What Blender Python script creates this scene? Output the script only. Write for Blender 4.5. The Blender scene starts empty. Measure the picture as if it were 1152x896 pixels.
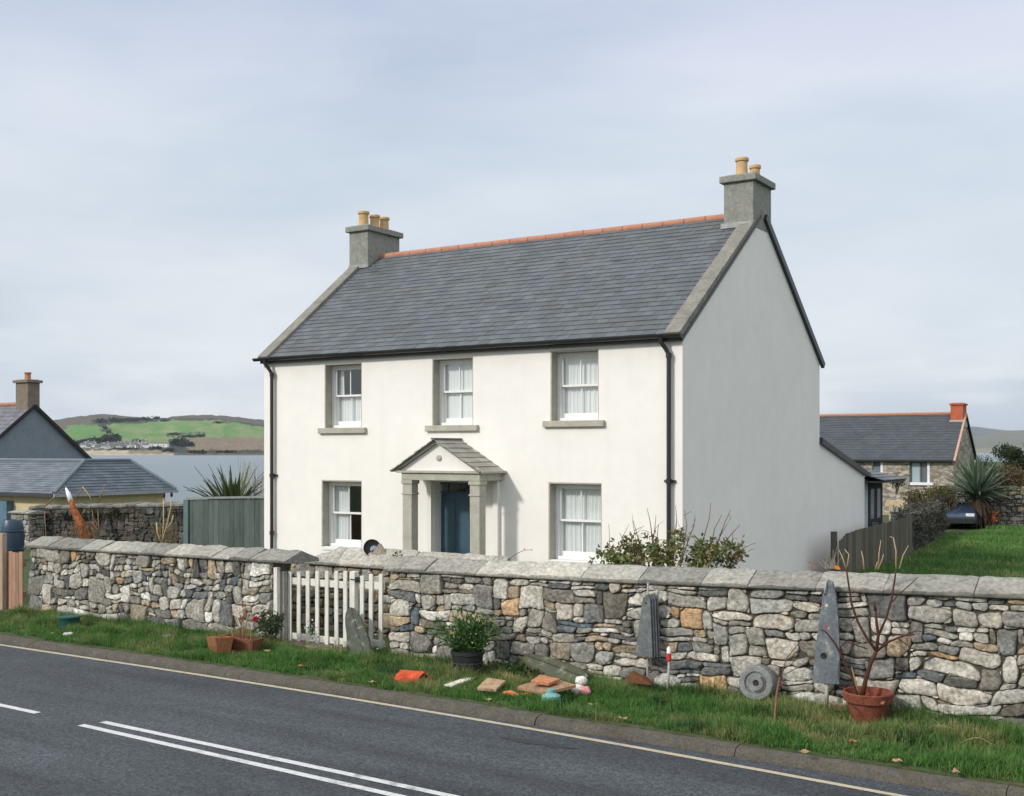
import bpy, math, random
import numpy as np
from mathutils import Vector, noise, Matrix

# ------------------------------------------------------------------ camera, world, sun, exposure
C = bpy.context.scene
COL = C.collection
R = math.radians
FPX, HX, HY, EZ = 1302.0, 576.0, 508.0, 2.7
YAW = math.atan(824 / 1302)
cam_d = bpy.data.cameras.new('camera')
cam = bpy.data.objects.new('camera', cam_d)
COL.objects.link(cam)
cam.location = (0, 0, EZ)
cam.rotation_euler = (R(90), 0, YAW)
cam_d.sensor_width = 36
cam_d.lens = FPX / 1152 * 36
cam_d.shift_y = (HY - 448) / 1152
cam_d.clip_start = 0.1
cam_d.clip_end = 30000
C.camera = cam

SUN_EL, SUN_AZ = R(31), R(24)          # azimuth: degrees to the left of the house front's normal
sdir = Vector((-math.sin(SUN_AZ) * math.cos(SUN_EL), -math.cos(SUN_AZ) * math.cos(SUN_EL), math.sin(SUN_EL)))
sun_d = bpy.data.lights.new('sun', 'SUN')
sun_d.energy = 2.3
sun_d.angle = R(5)
sun_d.color = (1.0, 0.95, 0.87)
sun = bpy.data.objects.new('sun', sun_d)
COL.objects.link(sun)
sun.rotation_euler = sdir.to_track_quat('Z', 'Y').to_euler()

C.view_settings.view_transform = 'Standard'
C.view_settings.look = 'None'
C.view_settings.exposure = 0.15
C.view_settings.gamma = 1
C.render.resolution_x, C.render.resolution_y = 1024, 796


def build_world():
    w = bpy.data.worlds.new('World')
    C.world = w
    w.use_nodes = True
    nt = w.node_tree
    nt.nodes.clear()
    N, L = nt.nodes.new, nt.links.new
    out = N('ShaderNodeOutputWorld'); bg = N('ShaderNodeBackground')
    bg.inputs['Strength'].default_value = 0.1
    sky = N('ShaderNodeTexSky'); sky.sky_type = 'NISHITA'; sky.sun_disc = False
    sky.sun_elevation = SUN_EL
    sky.sun_rotation = math.atan2(sdir.x, sdir.y)
    sky.air_density = 1.2; sky.dust_density = 1.5
    tc = N('ShaderNodeTexCoord')
    sep = N('ShaderNodeSeparateXYZ'); L(tc.outputs['Generated'], sep.inputs[0])
    mp = N('ShaderNodeMapping'); L(tc.outputs['Generated'], mp.inputs[0])
    mp.inputs['Scale'].default_value = (1.0, 1.0, 3.2)
    mp.inputs['Location'].default_value = (3.1, 0.7, 0.4)
    n1 = N('ShaderNodeTexNoise'); n1.inputs['Scale'].default_value = 1.7; n1.inputs['Detail'].default_value = 7
    n1.inputs['Roughness'].default_value = 0.5; n1.inputs['Distortion'].default_value = 0.25
    L(mp.outputs[0], n1.inputs['Vector'])
    # cloud sheet tone by elevation, brightened above the frame to light the shaded gable
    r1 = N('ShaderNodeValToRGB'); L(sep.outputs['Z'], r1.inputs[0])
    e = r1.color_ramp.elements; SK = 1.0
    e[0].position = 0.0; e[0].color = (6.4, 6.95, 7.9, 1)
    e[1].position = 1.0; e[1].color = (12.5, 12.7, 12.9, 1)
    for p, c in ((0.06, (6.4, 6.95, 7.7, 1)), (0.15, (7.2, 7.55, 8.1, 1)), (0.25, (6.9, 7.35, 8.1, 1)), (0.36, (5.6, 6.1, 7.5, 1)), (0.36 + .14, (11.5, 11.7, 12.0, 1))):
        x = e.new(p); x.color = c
    r2 = N('ShaderNodeValToRGB'); L(n1.outputs['Fac'], r2.inputs[0])
    f = r2.color_ramp.elements
    f[0].position = 0.34; f[0].color = (0.74, 0.82, 0.88, 1)
    f[1].position = 0.66; f[1].color = (1.12, 1.10, 1.08, 1)
    mul = N('ShaderNodeMixRGB'); mul.blend_type = 'MULTIPLY'; mul.inputs[0].default_value = 1
    L(r1.outputs[0], mul.inputs[1]); L(r2.outputs[0], mul.inputs[2])
    # small bright wisps low in the sky
    mp2 = N('ShaderNodeMapping'); L(tc.outputs['Generated'], mp2.inputs[0]); mp2.inputs['Scale'].default_value = (3.5, 3.5, 16)
    n2 = N('ShaderNodeTexNoise'); n2.inputs['Scale'].default_value = 1.5; n2.inputs['Detail'].default_value = 8
    L(mp2.outputs[0], n2.inputs['Vector'])
    r3 = N('ShaderNodeValToRGB'); L(n2.outputs['Fac'], r3.inputs[0])
    r3.color_ramp.elements[0].position = 0.47; r3.color_ramp.elements[0].color = (0, 0, 0, 1)
    r3.color_ramp.elements[1].position = 0.64; r3.color_ramp.elements[1].color = (1, 1, 1, 1)
    low = N('ShaderNodeMapRange'); L(sep.outputs['Z'], low.inputs['Value'])
    low.inputs['From Min'].default_value = 0.03; low.inputs['From Max'].default_value = 0.13
    low.inputs['To Min'].default_value = 0.75; low.inputs['To Max'].default_value = 0.10
    mm = N('ShaderNodeMath'); mm.operation = 'MULTIPLY'; L(r3.outputs[0], mm.inputs[0]); L(low.outputs[0], mm.inputs[1])
    add = N('ShaderNodeMixRGB'); add.blend_type = 'MIX'
    L(mm.outputs[0], add.inputs[0]); L(mul.outputs[0], add.inputs[1]); add.inputs[2].default_value = (8.8, 9.2, 9.4, 1)
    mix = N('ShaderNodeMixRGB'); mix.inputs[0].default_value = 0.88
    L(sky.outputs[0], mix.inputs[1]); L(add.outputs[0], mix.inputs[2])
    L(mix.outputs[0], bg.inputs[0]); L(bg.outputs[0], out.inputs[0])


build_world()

# ------------------------------------------------------------------ helpers
FW = (-math.sin(YAW), math.cos(YAW))
RT = (math.cos(YAW), math.sin(YAW))


def ray(px):
    s = (px - HX) / FPX
    return FW[0] + s * RT[0], FW[1] + s * RT[1]


def PX(px, Y):          # x of the photo column px on the plane y = Y
    a = ray(px)
    return a[0] * Y / a[1]


def PT(px, py, Y):      # point on plane y = Y
    a = ray(px); t = Y / a[1]
    return Vector((a[0] * t, Y, EZ - (py - HY) / FPX * t))


def PG(px, py, z=0.0):  # point on the ground
    a = ray(px); t = FPX * (EZ - z) / (py - HY)
    return Vector((a[0] * t, a[1] * t, z))


def PD(px, py, t):      # point at forward distance t
    a = ray(px)
    return Vector((a[0] * t, a[1] * t, EZ - (py - HY) / FPX * t))


rnd = random.Random(7)
ORG = {}


def nz(p, s=1.0, o=0.0):
    return noise.noise(Vector((p[0] * s + o, p[1] * s + o * 1.7, p[2] * s - o)))


class MB:
    def __init__(s):
        s.v = []; s.f = []; s.c = []; s.col = (1, 1, 1)

    def add(s, vs, fs, col=None):
        b = len(s.v); col = col or s.col
        s.v.extend([tuple(v) for v in vs]); s.c.extend([col] * len(vs))
        s.f.extend([tuple(i + b for i in f) for f in fs])
        return s

    def box(s, x0, x1, y0, y1, z0, z1, col=None):
        vs = [(x0, y0, z0), (x1, y0, z0), (x1, y1, z0), (x0, y1, z0), (x0, y0, z1), (x1, y0, z1), (x1, y1, z1), (x0, y1, z1)]
        return s.add(vs, [(0, 3, 2, 1), (4, 5, 6, 7), (0, 1, 5, 4), (1, 2, 6, 5), (2, 3, 7, 6), (3, 0, 4, 7)], col)

    def obox(s, c, ax, ay, az, col=None):     # centre and three half axes
        c, ax, ay, az = Vector(c), Vector(ax), Vector(ay), Vector(az)
        vs = [c - ax - ay - az, c + ax - ay - az, c + ax + ay - az, c - ax + ay - az, c - ax - ay + az, c + ax - ay + az, c + ax + ay + az, c - ax + ay + az]
        return s.add(vs, [(0, 3, 2, 1), (4, 5, 6, 7), (0, 1, 5, 4), (1, 2, 6, 5), (2, 3, 7, 6), (3, 0, 4, 7)], col)

    def bar(s, a, b, w, h, up=(0, 0, 1), col=None):
        a, b, up = Vector(a), Vector(b), Vector(up)
        d = (b - a); n = d.cross(up).normalized(); u = n.cross(d).normalized()
        return s.obox((a + b) / 2, d / 2, n * w / 2, u * h / 2, col)

    def prism(s, poly, ext, col=None):
        ext = Vector(ext); n = len(poly)
        vs = [Vector(p) for p in poly] + [Vector(p) + ext for p in poly]
        fs = [tuple(range(n))[::-1], tuple(range(n, 2 * n))] + [(i, (i + 1) % n, n + (i + 1) % n, n + i) for i in range(n)]
        return s.add(vs, fs, col)

    def tube(s, pts, rad, n=8, col=None, cap=True):
        pts = [Vector(p) for p in pts]
        if not isinstance(rad, (list, tuple)): rad = [rad] * len(pts)
        vs = []; up = Vector((0.13, 0.21, 1)).normalized(); prev = None
        for i, p in enumerate(pts):
            t = (pts[min(i + 1, len(pts) - 1)] - pts[max(i - 1, 0)]).normalized()
            if prev is None:
                a = t.cross(up)
                if a.length < 0.05: a = t.cross(Vector((1, 0, 0)))
                a.normalize()
            else:
                a = (prev - t * prev.dot(t)).normalized()
            prev = a; b = t.cross(a)
            for k in range(n):
                q = 2 * math.pi * k / n
                vs.append(p + (a * math.cos(q) + b * math.sin(q)) * rad[i])
        fs = []
        for i in range(len(pts) - 1):
            for k in range(n):
                fs.append((i * n + k, i * n + (k + 1) % n, (i + 1) * n + (k + 1) % n, (i + 1) * n + k))
        if cap:
            fs.append(tuple(range(n))[::-1]); fs.append(tuple(range((len(pts) - 1) * n, len(pts) * n)))
        return s.add(vs, fs, col)

    def lathe(s, prof, o, n=24, axis=None, col=None, wob=0.0):
        o = Vector(o)
        m = Vector(axis).normalized().to_track_quat('Z', 'Y').to_matrix() if axis else Matrix.Identity(3)
        vs = []
        for r, z in prof:
            for k in range(n):
                q = 2 * math.pi * k / n
                rr = r * (1 + wob * nz((math.cos(q), math.sin(q), z * 3), 1.5))
                vs.append(o + m @ Vector((rr * math.cos(q), rr * math.sin(q), z)))
        fs = []
        for i in range(len(prof) - 1):
            for k in range(n):
                fs.append((i * n + k, i * n + (k + 1) % n, (i + 1) * n + (k + 1) % n, (i + 1) * n + k))
        if prof[0][0] > 1e-4: fs.append(tuple(range(n))[::-1])
        if prof[-1][0] > 1e-4: fs.append(tuple(range((len(prof) - 1) * n, len(prof) * n)))
        return s.add(vs, fs, col)

    def leaf(s, p, d, n, L, W, col=None):
        p, d, n = Vector(p), Vector(d).normalized(), Vector(n)
        sd = d.cross(n)
        if sd.length < 1e-3: sd = d.cross(Vector((1, 0, 0.3)))
        sd.normalize(); u = sd.cross(d)
        return s.add([p, p + d * L * .5 + sd * W / 2 + u * W * .12, p + d * L, p + d * L * .5 - sd * W / 2 + u * W * .12], [(0, 1, 2), (0, 2, 3)], col)

    def build(s, name, mat, parent=None, smooth=False, bevel=0, origin=None, auto=None):
        if parent is not None:
            o = ORG[parent.name]
        elif origin is not None:
            o = Vector(origin)
        else:
            a = np.array(s.v)
            o = Vector(((a[:, 0].min() + a[:, 0].max()) / 2, (a[:, 1].min() + a[:, 1].max()) / 2, a[:, 2].min()))
        me = bpy.data.meshes.new(name)
        me.from_pydata([(x - o[0], y - o[1], z - o[2]) for x, y, z in s.v], [], s.f)
        at = me.color_attributes.new('Col', 'FLOAT_COLOR', 'POINT')
        cc = np.ones((len(s.v), 4), dtype=np.float32); cc[:, :3] = np.array(s.c, dtype=np.float32)
        at.data.foreach_set('color', cc.ravel())
        me.materials.append(mat)
        ob = bpy.data.objects.new(name, me)
        COL.objects.link(ob)
        if parent is not None: ob.parent = parent
        else: ob.location = o
        ORG[ob.name] = Vector(o)
        if smooth:
            me.polygons.foreach_set('use_smooth', [True] * len(me.polygons))
            if auto:
                me.set_sharp_from_angle(angle=R(auto))
        if bevel:
            m = ob.modifiers.new('bevel', 'BEVEL'); m.width = bevel; m.segments = 2; m.limit_method = 'ANGLE'; m.angle_limit = R(40)
        me.validate()
        return ob


def tag(o, label, cat, group=None, kind=None):
    if label: o['label'] = label
    if cat: o['category'] = cat
    if group: o['group'] = group
    if kind: o['kind'] = kind
    return o


def empty(name, loc, label, cat, group=None):
    o = bpy.data.objects.new(name, None)
    COL.objects.link(o); o.location = loc; o.empty_display_size = 0.2
    ORG[o.name] = Vector(loc)
    return tag(o, label, cat, group)


def mat(name, col=(0.5, 0.5, 0.5), rough=0.85, var=0.25, vscale=3.0, bump=0.25, bscale=40.0, attr=False, metal=0.0, col2=None, fine=0.0,
        spec=0.3, bdist=0.01, thr=(0.35, 0.7), stretch=None, translucent=0.0):
    m = bpy.data.materials.new(name); m.use_nodes = True
    nt = m.node_tree; N, L = nt.nodes.new, nt.links.new
    b = nt.nodes['Principled BSDF']
    b.inputs['Roughness'].default_value = rough; b.inputs['Metallic'].default_value = metal
    b.inputs['Specular IOR Level'].default_value = spec
    geo = N('ShaderNodeNewGeometry')
    vec = geo.outputs['Position']
    if stretch:
        mp = N('ShaderNodeMapping'); mp.inputs['Scale'].default_value = stretch; L(vec, mp.inputs[0]); vec = mp.outputs[0]
    if attr:
        a = N('ShaderNodeAttribute'); a.attribute_name = 'Col'; src = a.outputs['Color']
    else:
        a = N('ShaderNodeRGB'); a.outputs[0].default_value = (*col, 1); src = a.outputs[0]
    n = N('ShaderNodeTexNoise'); n.inputs['Scale'].default_value = vscale; n.inputs['Detail'].default_value = 8; n.inputs['Roughness'].default_value = 0.62
    L(vec, n.inputs['Vector'])
    if col2:
        rp = N('ShaderNodeMapRange'); rp.inputs['From Min'].default_value = thr[0]; rp.inputs['From Max'].default_value = thr[1]
        L(n.outputs['Fac'], rp.inputs['Value'])
        mx = N('ShaderNodeMixRGB'); L(rp.outputs[0], mx.inputs[0]); L(src, mx.inputs[1]); mx.inputs[2].default_value = (*col2, 1)
        src = mx.outputs[0]
    mr = N('ShaderNodeMapRange'); mr.inputs['From Min'].default_value = 0.3; mr.inputs['From Max'].default_value = 0.7
    mr.inputs['To Min'].default_value = 1 - var; mr.inputs['To Max'].default_value = 1 + var
    n3 = N('ShaderNodeTexNoise'); n3.inputs['Scale'].default_value = vscale * 4.3; n3.inputs['Detail'].default_value = 5
    L(vec, n3.inputs['Vector'])
    ad = N('ShaderNodeMath'); ad.operation = 'MULTIPLY_ADD'; L(n.outputs['Fac'], ad.inputs[0]); ad.inputs[1].default_value = 0.6
    mf = N('ShaderNodeMath'); mf.operation = 'MULTIPLY'; L(n3.outputs['Fac'], mf.inputs[0]); mf.inputs[1].default_value = 0.4
    L(mf.outputs[0], ad.inputs[2]); L(ad.outputs[0], mr.inputs['Value'])
    cb = N('ShaderNodeVectorMath'); cb.operation = 'SCALE'; L(src, cb.inputs[0]); L(mr.outputs[0], cb.inputs['Scale'])
    last = cb.outputs[0]
    nb = N('ShaderNodeTexNoise'); nb.inputs['Scale'].default_value = bscale; nb.inputs['Detail'].default_value = 6; nb.inputs['Roughness'].default_value = 0.65
    L(vec, nb.inputs['Vector'])
    if fine:
        fr = N('ShaderNodeMapRange'); fr.inputs['From Min'].default_value = 0.3; fr.inputs['From Max'].default_value = 0.7
        fr.inputs['To Min'].default_value = 1 - fine; fr.inputs['To Max'].default_value = 1 + fine
        L(nb.outputs['Fac'], fr.inputs['Value'])
        c2 = N('ShaderNodeVectorMath'); c2.operation = 'SCALE'; L(last, c2.inputs[0]); L(fr.outputs[0], c2.inputs['Scale']); last = c2.outputs[0]
    L(last, b.inputs['Base Color'])
    if bump:
        bp = N('ShaderNodeBump'); bp.inputs['Strength'].default_value = bump; bp.inputs['Distance'].default_value = bdist
        L(nb.outputs['Fac'], bp.inputs['Height']); L(bp.outputs[0], b.inputs['Normal'])
    if translucent:
        tr = N('ShaderNodeBsdfTranslucent'); L(last, tr.inputs[0])
        ms = N('ShaderNodeMixShader'); ms.inputs[0].default_value = translucent
        L(b.outputs[0], ms.inputs[1]); L(tr.outputs[0], ms.inputs[2]); L(ms.outputs[0], nt.nodes['Material Output'].inputs[0])
    return m


def glass_mat():
    m = bpy.data.materials.new('window_glass'); m.use_nodes = True
    nt = m.node_tree; N, L = nt.nodes.new, nt.links.new
    nt.nodes.remove(nt.nodes['Principled BSDF'])
    tr = N('ShaderNodeBsdfTransparent'); tr.inputs[0].default_value = (0.9, 0.93, 0.93, 1)
    gl = N('ShaderNodeBsdfGlossy'); gl.inputs['Roughness'].default_value = 0.03; gl.inputs[0].default_value = (0.9, 0.95, 1, 1)
    lw = N('ShaderNodeLayerWeight'); lw.inputs[0].default_value = 0.5
    pw = N('ShaderNodeMath'); pw.operation = 'POWER'; L(lw.outputs['Facing'], pw.inputs[0]); pw.inputs[1].default_value = 3.0
    fr = N('ShaderNodeMath'); fr.operation = 'MULTIPLY_ADD'; L(pw.outputs[0], fr.inputs[0]); fr.inputs[1].default_value = 0.85; fr.inputs[2].default_value = 0.10
    n = N('ShaderNodeTexNoise'); n.inputs['Scale'].default_value = 2.5; geo = N('ShaderNodeNewGeometry'); L(geo.outputs['Position'], n.inputs['Vector'])
    bp = N('ShaderNodeBump'); bp.inputs['Strength'].default_value = 0.12; bp.inputs['Distance'].default_value = 0.02
    L(n.outputs[0], bp.inputs['Height']); L(bp.outputs[0], gl.inputs['Normal'])
    mx = N('ShaderNodeMixShader'); L(fr.outputs[0], mx.inputs[0]); L(tr.outputs[0], mx.inputs[1]); L(gl.outputs[0], mx.inputs[2])
    L(mx.outputs[0], nt.nodes['Material Output'].inputs[0])
    return m


def water_mat():
    m = bpy.data.materials.new('sea_water'); m.use_nodes = True
    nt = m.node_tree; N, L = nt.nodes.new, nt.links.new
    b = nt.nodes['Principled BSDF']
    b.inputs['Base Color'].default_value = (0.12, 0.16, 0.18, 1); b.inputs['Roughness'].default_value = 0.3
    geo = N('ShaderNodeNewGeometry')
    n = N('ShaderNodeTexNoise'); n.inputs['Scale'].default_value = 0.35; n.inputs['Detail'].default_value = 8; n.inputs['Roughness'].default_value = 0.7
    mp = N('ShaderNodeMapping'); mp.inputs['Scale'].default_value = (0.6, 1.5, 1); mp.inputs['Rotation'].default_value = (0, 0, -0.5)
    L(geo.outputs['Position'], mp.inputs[0]); L(mp.outputs[0], n.inputs['Vector'])
    bp = N('ShaderNodeBump'); bp.inputs['Strength'].default_value = 0.9; bp.inputs['Distance'].default_value = 0.9
    L(n.outputs[0], bp.inputs['Height']); L(bp.outputs[0], b.inputs['Normal'])
    return m


def asphalt_mat():
    m = mat('asphalt', (0.047, 0.054, 0.061), rough=0.8, var=0.16, vscale=0.45, bump=0.8, bscale=75, fine=0.85, bdist=0.006, spec=0.35)
    nt = m.node_tree; N, L = nt.nodes.new, nt.links.new
    b = nt.nodes['Principled BSDF']; src = b.inputs['Base Color'].links[0].from_socket
    geo = N('ShaderNodeNewGeometry'); mp = N('ShaderNodeMapping'); mp.inputs['Scale'].default_value = (0.16, 1.5, 1); L(geo.outputs['Position'], mp.inputs[0])
    n = N('ShaderNodeTexNoise'); n.inputs['Scale'].default_value = 1.0; n.inputs['Detail'].default_value = 4; L(mp.outputs[0], n.inputs['Vector'])
    r = N('ShaderNodeMapRange'); r.inputs['From Min'].default_value = 0.35; r.inputs['From Max'].default_value = 0.65; r.inputs['To Min'].default_value = 0.72; r.inputs['To Max'].default_value = 1.28; L(n.outputs[0], r.inputs['Value'])
    sc = N('ShaderNodeVectorMath'); sc.operation = 'SCALE'; L(src, sc.inputs[0]); L(r.outputs[0], sc.inputs['Scale'])
    vo = N('ShaderNodeTexVoronoi'); vo.inputs['Scale'].default_value = 42; L(geo.outputs['Position'], vo.inputs['Vector'])
    sp = N('ShaderNodeSeparateColor'); L(vo.outputs['Color'], sp.inputs[0])
    r2 = N('ShaderNodeMapRange'); r2.inputs['To Min'].default_value = 0.62; r2.inputs['To Max'].default_value = 1.38; L(sp.outputs[0], r2.inputs['Value'])
    s2 = N('ShaderNodeVectorMath'); s2.operation = 'SCALE'; L(sc.outputs[0], s2.inputs[0]); L(r2.outputs[0], s2.inputs['Scale'])
    L(s2.outputs[0], b.inputs['Base Color'])
    return m


def masonry_mat(name, c1, c2, c3, scale=3.0, strx=0.6):
    m = bpy.data.materials.new(name); m.use_nodes = True
    nt = m.node_tree; N, L = nt.nodes.new, nt.links.new
    b = nt.nodes['Principled BSDF']; b.inputs['Roughness'].default_value = 0.9
    geo = N('ShaderNodeNewGeometry')
    mp = N('ShaderNodeMapping'); mp.inputs['Scale'].default_value = (strx, strx, 1.3); L(geo.outputs['Position'], mp.inputs[0])
    v = N('ShaderNodeTexVoronoi'); v.inputs['Scale'].default_value = scale; L(mp.outputs[0], v.inputs['Vector'])
    v2 = N('ShaderNodeTexVoronoi'); v2.feature = 'DISTANCE_TO_EDGE'; v2.inputs['Scale'].default_value = scale; L(mp.outputs[0], v2.inputs['Vector'])
    sp = N('ShaderNodeSeparateColor'); L(v.outputs['Color'], sp.inputs[0])
    r = N('ShaderNodeValToRGB'); L(sp.outputs[0], r.inputs[0])
    r.color_ramp.elements[0].color = (*c1, 1); r.color_ramp.elements[1].color = (*c2, 1)
    e = r.color_ramp.elements.new(0.5); e.color = tuple((a + b_) / 2 for a, b_ in zip(c1, c2)) + (1,)
    mr = N('ShaderNodeMapRange'); mr.inputs['From Max'].default_value = 0.06; L(v2.outputs['Distance'], mr.inputs['Value'])
    mx = N('ShaderNodeMixRGB'); L(mr.outputs[0], mx.inputs[0]); mx.inputs[1].default_value = (*c3, 1); L(r.outputs[0], mx.inputs[2])
    L(mx.outputs[0], b.inputs['Base Color'])
    bp = N('ShaderNodeBump'); bp.inputs['Strength'].default_value = 0.8; bp.inputs['Distance'].default_value = 0.03
    L(mr.outputs[0], bp.inputs['Height']); L(bp.outputs[0], b.inputs['Normal'])
    return m


def render_mat():
    # painted wet-dash render with faint grime streaks and patches of its own
    m = mat('painted_render', (0.83, 0.80, 0.76), rough=0.9, var=0.05, vscale=0.8, bump=0.5, bscale=70, fine=0.03, bdist=0.004)
    nt = m.node_tree; N, L = nt.nodes.new, nt.links.new
    b = nt.nodes['Principled BSDF']
    src = b.inputs['Base Color'].links[0].from_socket
    geo = N('ShaderNodeNewGeometry')
    mp = N('ShaderNodeMapping'); mp.inputs['Scale'].default_value = (5.0, 5.0, 0.45); L(geo.outputs['Position'], mp.inputs[0])
    n = N('ShaderNodeTexNoise'); n.inputs['Scale'].default_value = 1.0; n.inputs['Detail'].default_value = 7; L(mp.outputs[0], n.inputs['Vector'])
    r = N('ShaderNodeMapRange'); r.inputs['From Min'].default_value = 0.52; r.inputs['From Max'].default_value = 0.8; r.inputs['To Max'].default_value = 0.11
    L(n.outputs[0], r.inputs['Value'])
    mx = N('ShaderNodeMixRGB'); L(r.outputs[0], mx.inputs[0]); L(src, mx.inputs[1]); mx.inputs[2].default_value = (0.55, 0.53, 0.46, 1)
    L(mx.outputs[0], b.inputs['Base Color'])
    return m


M = dict(
    render=render_mat(),
    granite=mat('dressed_granite', (0.42, 0.40, 0.34), var=0.2, vscale=6, bump=0.4, bscale=90, fine=0.15),
    cement=mat('cement_render', (0.27, 0.27, 0.24), var=0.35, vscale=2.5, bump=0.6, bscale=30, fine=0.2, col2=(0.16, 0.165, 0.14), thr=(0.45, 0.75)),
    slate=mat('roof_slate', attr=True, rough=0.62, var=0.22, vscale=1.6, bump=0.35, bscale=35, fine=0.12, spec=0.4),
    ridge=mat('terracotta_ridge', (0.42, 0.20, 0.13), var=0.2, vscale=4, bump=0.3, fine=0.1),
    pot=mat('buff_clay', (0.55, 0.37, 0.19), var=0.2, vscale=6, bump=0.2, fine=0.08),
    black=mat('black_iron', (0.022, 0.022, 0.023), rough=0.4, var=0.3, bump=0.1, spec=0.5),
    white=mat('white_paint', (0.80, 0.80, 0.78), rough=0.5, var=0.04, bump=0.08, spec=0.4),
    glass=glass_mat(),
    net=mat('net_curtain', (0.90, 0.90, 0.89), var=0.04, bump=0, translucent=0.08),
    dark=mat('dark_interior', (0.03, 0.03, 0.03), var=0.2, bump=0),
    door=mat('blue_door_paint', (0.04, 0.09, 0.125), rough=0.4, var=0.15, vscale=5, bump=0.08, spec=0.5),
    brass=mat('brass', (0.45, 0.3, 0.12), rough=0.35, metal=0.9, var=0.1, bump=0),
    stone=mat('wall_stone', attr=True, rough=0.9, var=0.55, vscale=6, bump=1.0, bscale=24, fine=0.40, bdist=0.025),
    mortar=mat('wall_mortar', (0.10, 0.088, 0.068), rough=0.95, var=0.5, vscale=9, bump=1.0, bscale=30, fine=0.3, bdist=0.03),
    coping=mat('coping_stone', attr=True, rough=0.92, var=0.42, vscale=3, bump=0.9, bscale=22, fine=0.35, bdist=0.015, col2=(0.20, 0.195, 0.17), thr=(0.5, 0.72)),
    asphalt=asphalt_mat(),
    kerb=mat('kerb_concrete', (0.105, 0.094, 0.077), rough=0.92, var=0.4, vscale=2.0, bump=0.8, bscale=45, fine=0.4, bdist=0.01, col2=(0.065, 0.058, 0.045), thr=(0.42, 0.68)),
    line=mat('road_paint', (0.58, 0.58, 0.57), rough=0.8, var=0.18, vscale=5, bump=0.4, bscale=140, fine=0.45, col2=(0.20, 0.20, 0.205), thr=(0.52, 0.74)),
    line_y=mat('edge_line_paint', (0.46, 0.40, 0.29), rough=0.8, var=0.18, vscale=5, bump=0.4, bscale=140, fine=0.45, col2=(0.2, 0.18, 0.15), thr=(0.5, 0.85)),
    soil=mat('grassy_soil', (0.05, 0.08, 0.024), rough=1, var=0.5, vscale=2, bump=0.8, bscale=14, fine=0.3, bdist=0.03, col2=(0.07, 0.055, 0.03), thr=(0.45, 0.7)),
    grass=mat('grass_blades', attr=True, rough=0.7, var=0.15, vscale=1.5, bump=0, spec=0.25, translucent=0.25),
    leaf=mat('leaves', attr=True, rough=0.6, var=0.2, vscale=4, bump=0, spec=0.3, translucent=0.2),
    twig=mat('twig_bark', attr=True, rough=0.85, var=0.3, vscale=20, bump=0.3, bscale=60),
    wood_white=mat('weathered_white_wood', (0.68, 0.66, 0.60), rough=0.75, var=0.22, vscale=6, bump=0.3, bscale=50, col2=(0.40, 0.37, 0.29), thr=(0.56, 0.8), stretch=(1, 1, 0.35)),
    board=mat('painted_board', attr=True, rough=0.8, var=0.3, vscale=6, bump=0.4, bscale=50, stretch=(1, 1, 0.15), fine=0.15),
    wslate=mat('garden_slate', attr=True, rough=0.6, var=0.45, vscale=9, bump=0.6, bscale=30, fine=0.2, spec=0.35, col2=(.27, .26, .21), thr=(.56, .8)),
    clay=mat('clay', attr=True, rough=0.85, var=0.5, vscale=12, bump=0.5, bscale=60, fine=0.25),
    plastic=mat('plastic', attr=True, rough=0.4, var=0.12, vscale=9, bump=0.1, spec=0.5),
    rust=mat('rust', (0.22, 0.062, 0.02), rough=0.9, var=0.5, vscale=12, bump=0.9, bscale=60, fine=0.3, col2=(0.30, 0.11, 0.035), thr=(0.45, 0.6)),
    hill=mat('hill_land', attr=True, rough=1, var=0.22, vscale=0.02, bump=0.0, fine=0.22, bscale=0.15),
    wood_far=mat('woodland', attr=True, rough=1, var=0.3, vscale=0.1, bump=0),
    water=water_mat(),
    cottage=masonry_mat('rubble_masonry', (0.17, 0.15, 0.12), (0.50, 0.44, 0.36), (0.30, 0.27, 0.22), 6.5),
    rubble_dark=masonry_mat('dark_rubble', (0.06, 0.055, 0.045), (0.2, 0.19, 0.16), (0.02, 0.02, 0.018), 3.5),
    brick=mat('red_brick', (0.42, 0.11, 0.06), var=0.3, vscale=5, bump=0.5, bscale=20, fine=0.2),
    plain=mat('plain_paint', attr=True, rough=0.8, var=0.15, vscale=1.5, bump=0.2, bscale=40, fine=0.06),
    car=mat('car_paint', attr=True, rough=0.2, var=0.03, bump=0, spec=0.6),
)

# ------------------------------------------------------------------ terrain, sea, hills
kerb_pts = [(-400, 10.7), (-60, 10.6), (-25, 10.5), (-15.66, 10.49), (-10.84, 10.46), (-7.17, 10.34), (-3.73, 10.23), (-1.51, 10.15), (3, 9.95), (20, 9.2), (400, -8)]
line_pts = [(-400, 10.4), (-60, 10.3), (-25, 10.22), (-15.2, 10.18), (-10.54, 10.15), (-7, 10.03), (-4.26, 9.83), (-2.44, 9.62), (3, 9.1), (20, 7.9), (400, -9)]


def itp(pts, x):
    return float(np.interp(x, [p[0] for p in pts], [p[1] for p in pts]))


def smooth_itp(pts, x):      # light smoothing of the polyline
    return sum(itp(pts, x + d) for d in (-1.6, -0.8, 0, 0.8, 1.6)) / 5


kerb_y = lambda x: smooth_itp(kerb_pts, x)
line_y = lambda x: smooth_itp(line_pts, x)


def ss(a, b, x):
    t = min(1, max(0, (x - a) / (b - a))); return t * t * (3 - 2 * t)


def land_h(x, y):
    f = x * FW[0] + y * FW[1]; r = x * RT[0] + y * RT[1]
    if y < 14 or f < 20: base = 0.0; return base
    s = r / f
    D = 68 + (520 - 68) * ss(0.12, 0.30, s)
    return -4.5 * ss(0.58 * D, 1.02 * D, f) * min(1, (y - 14) / 6)


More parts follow.
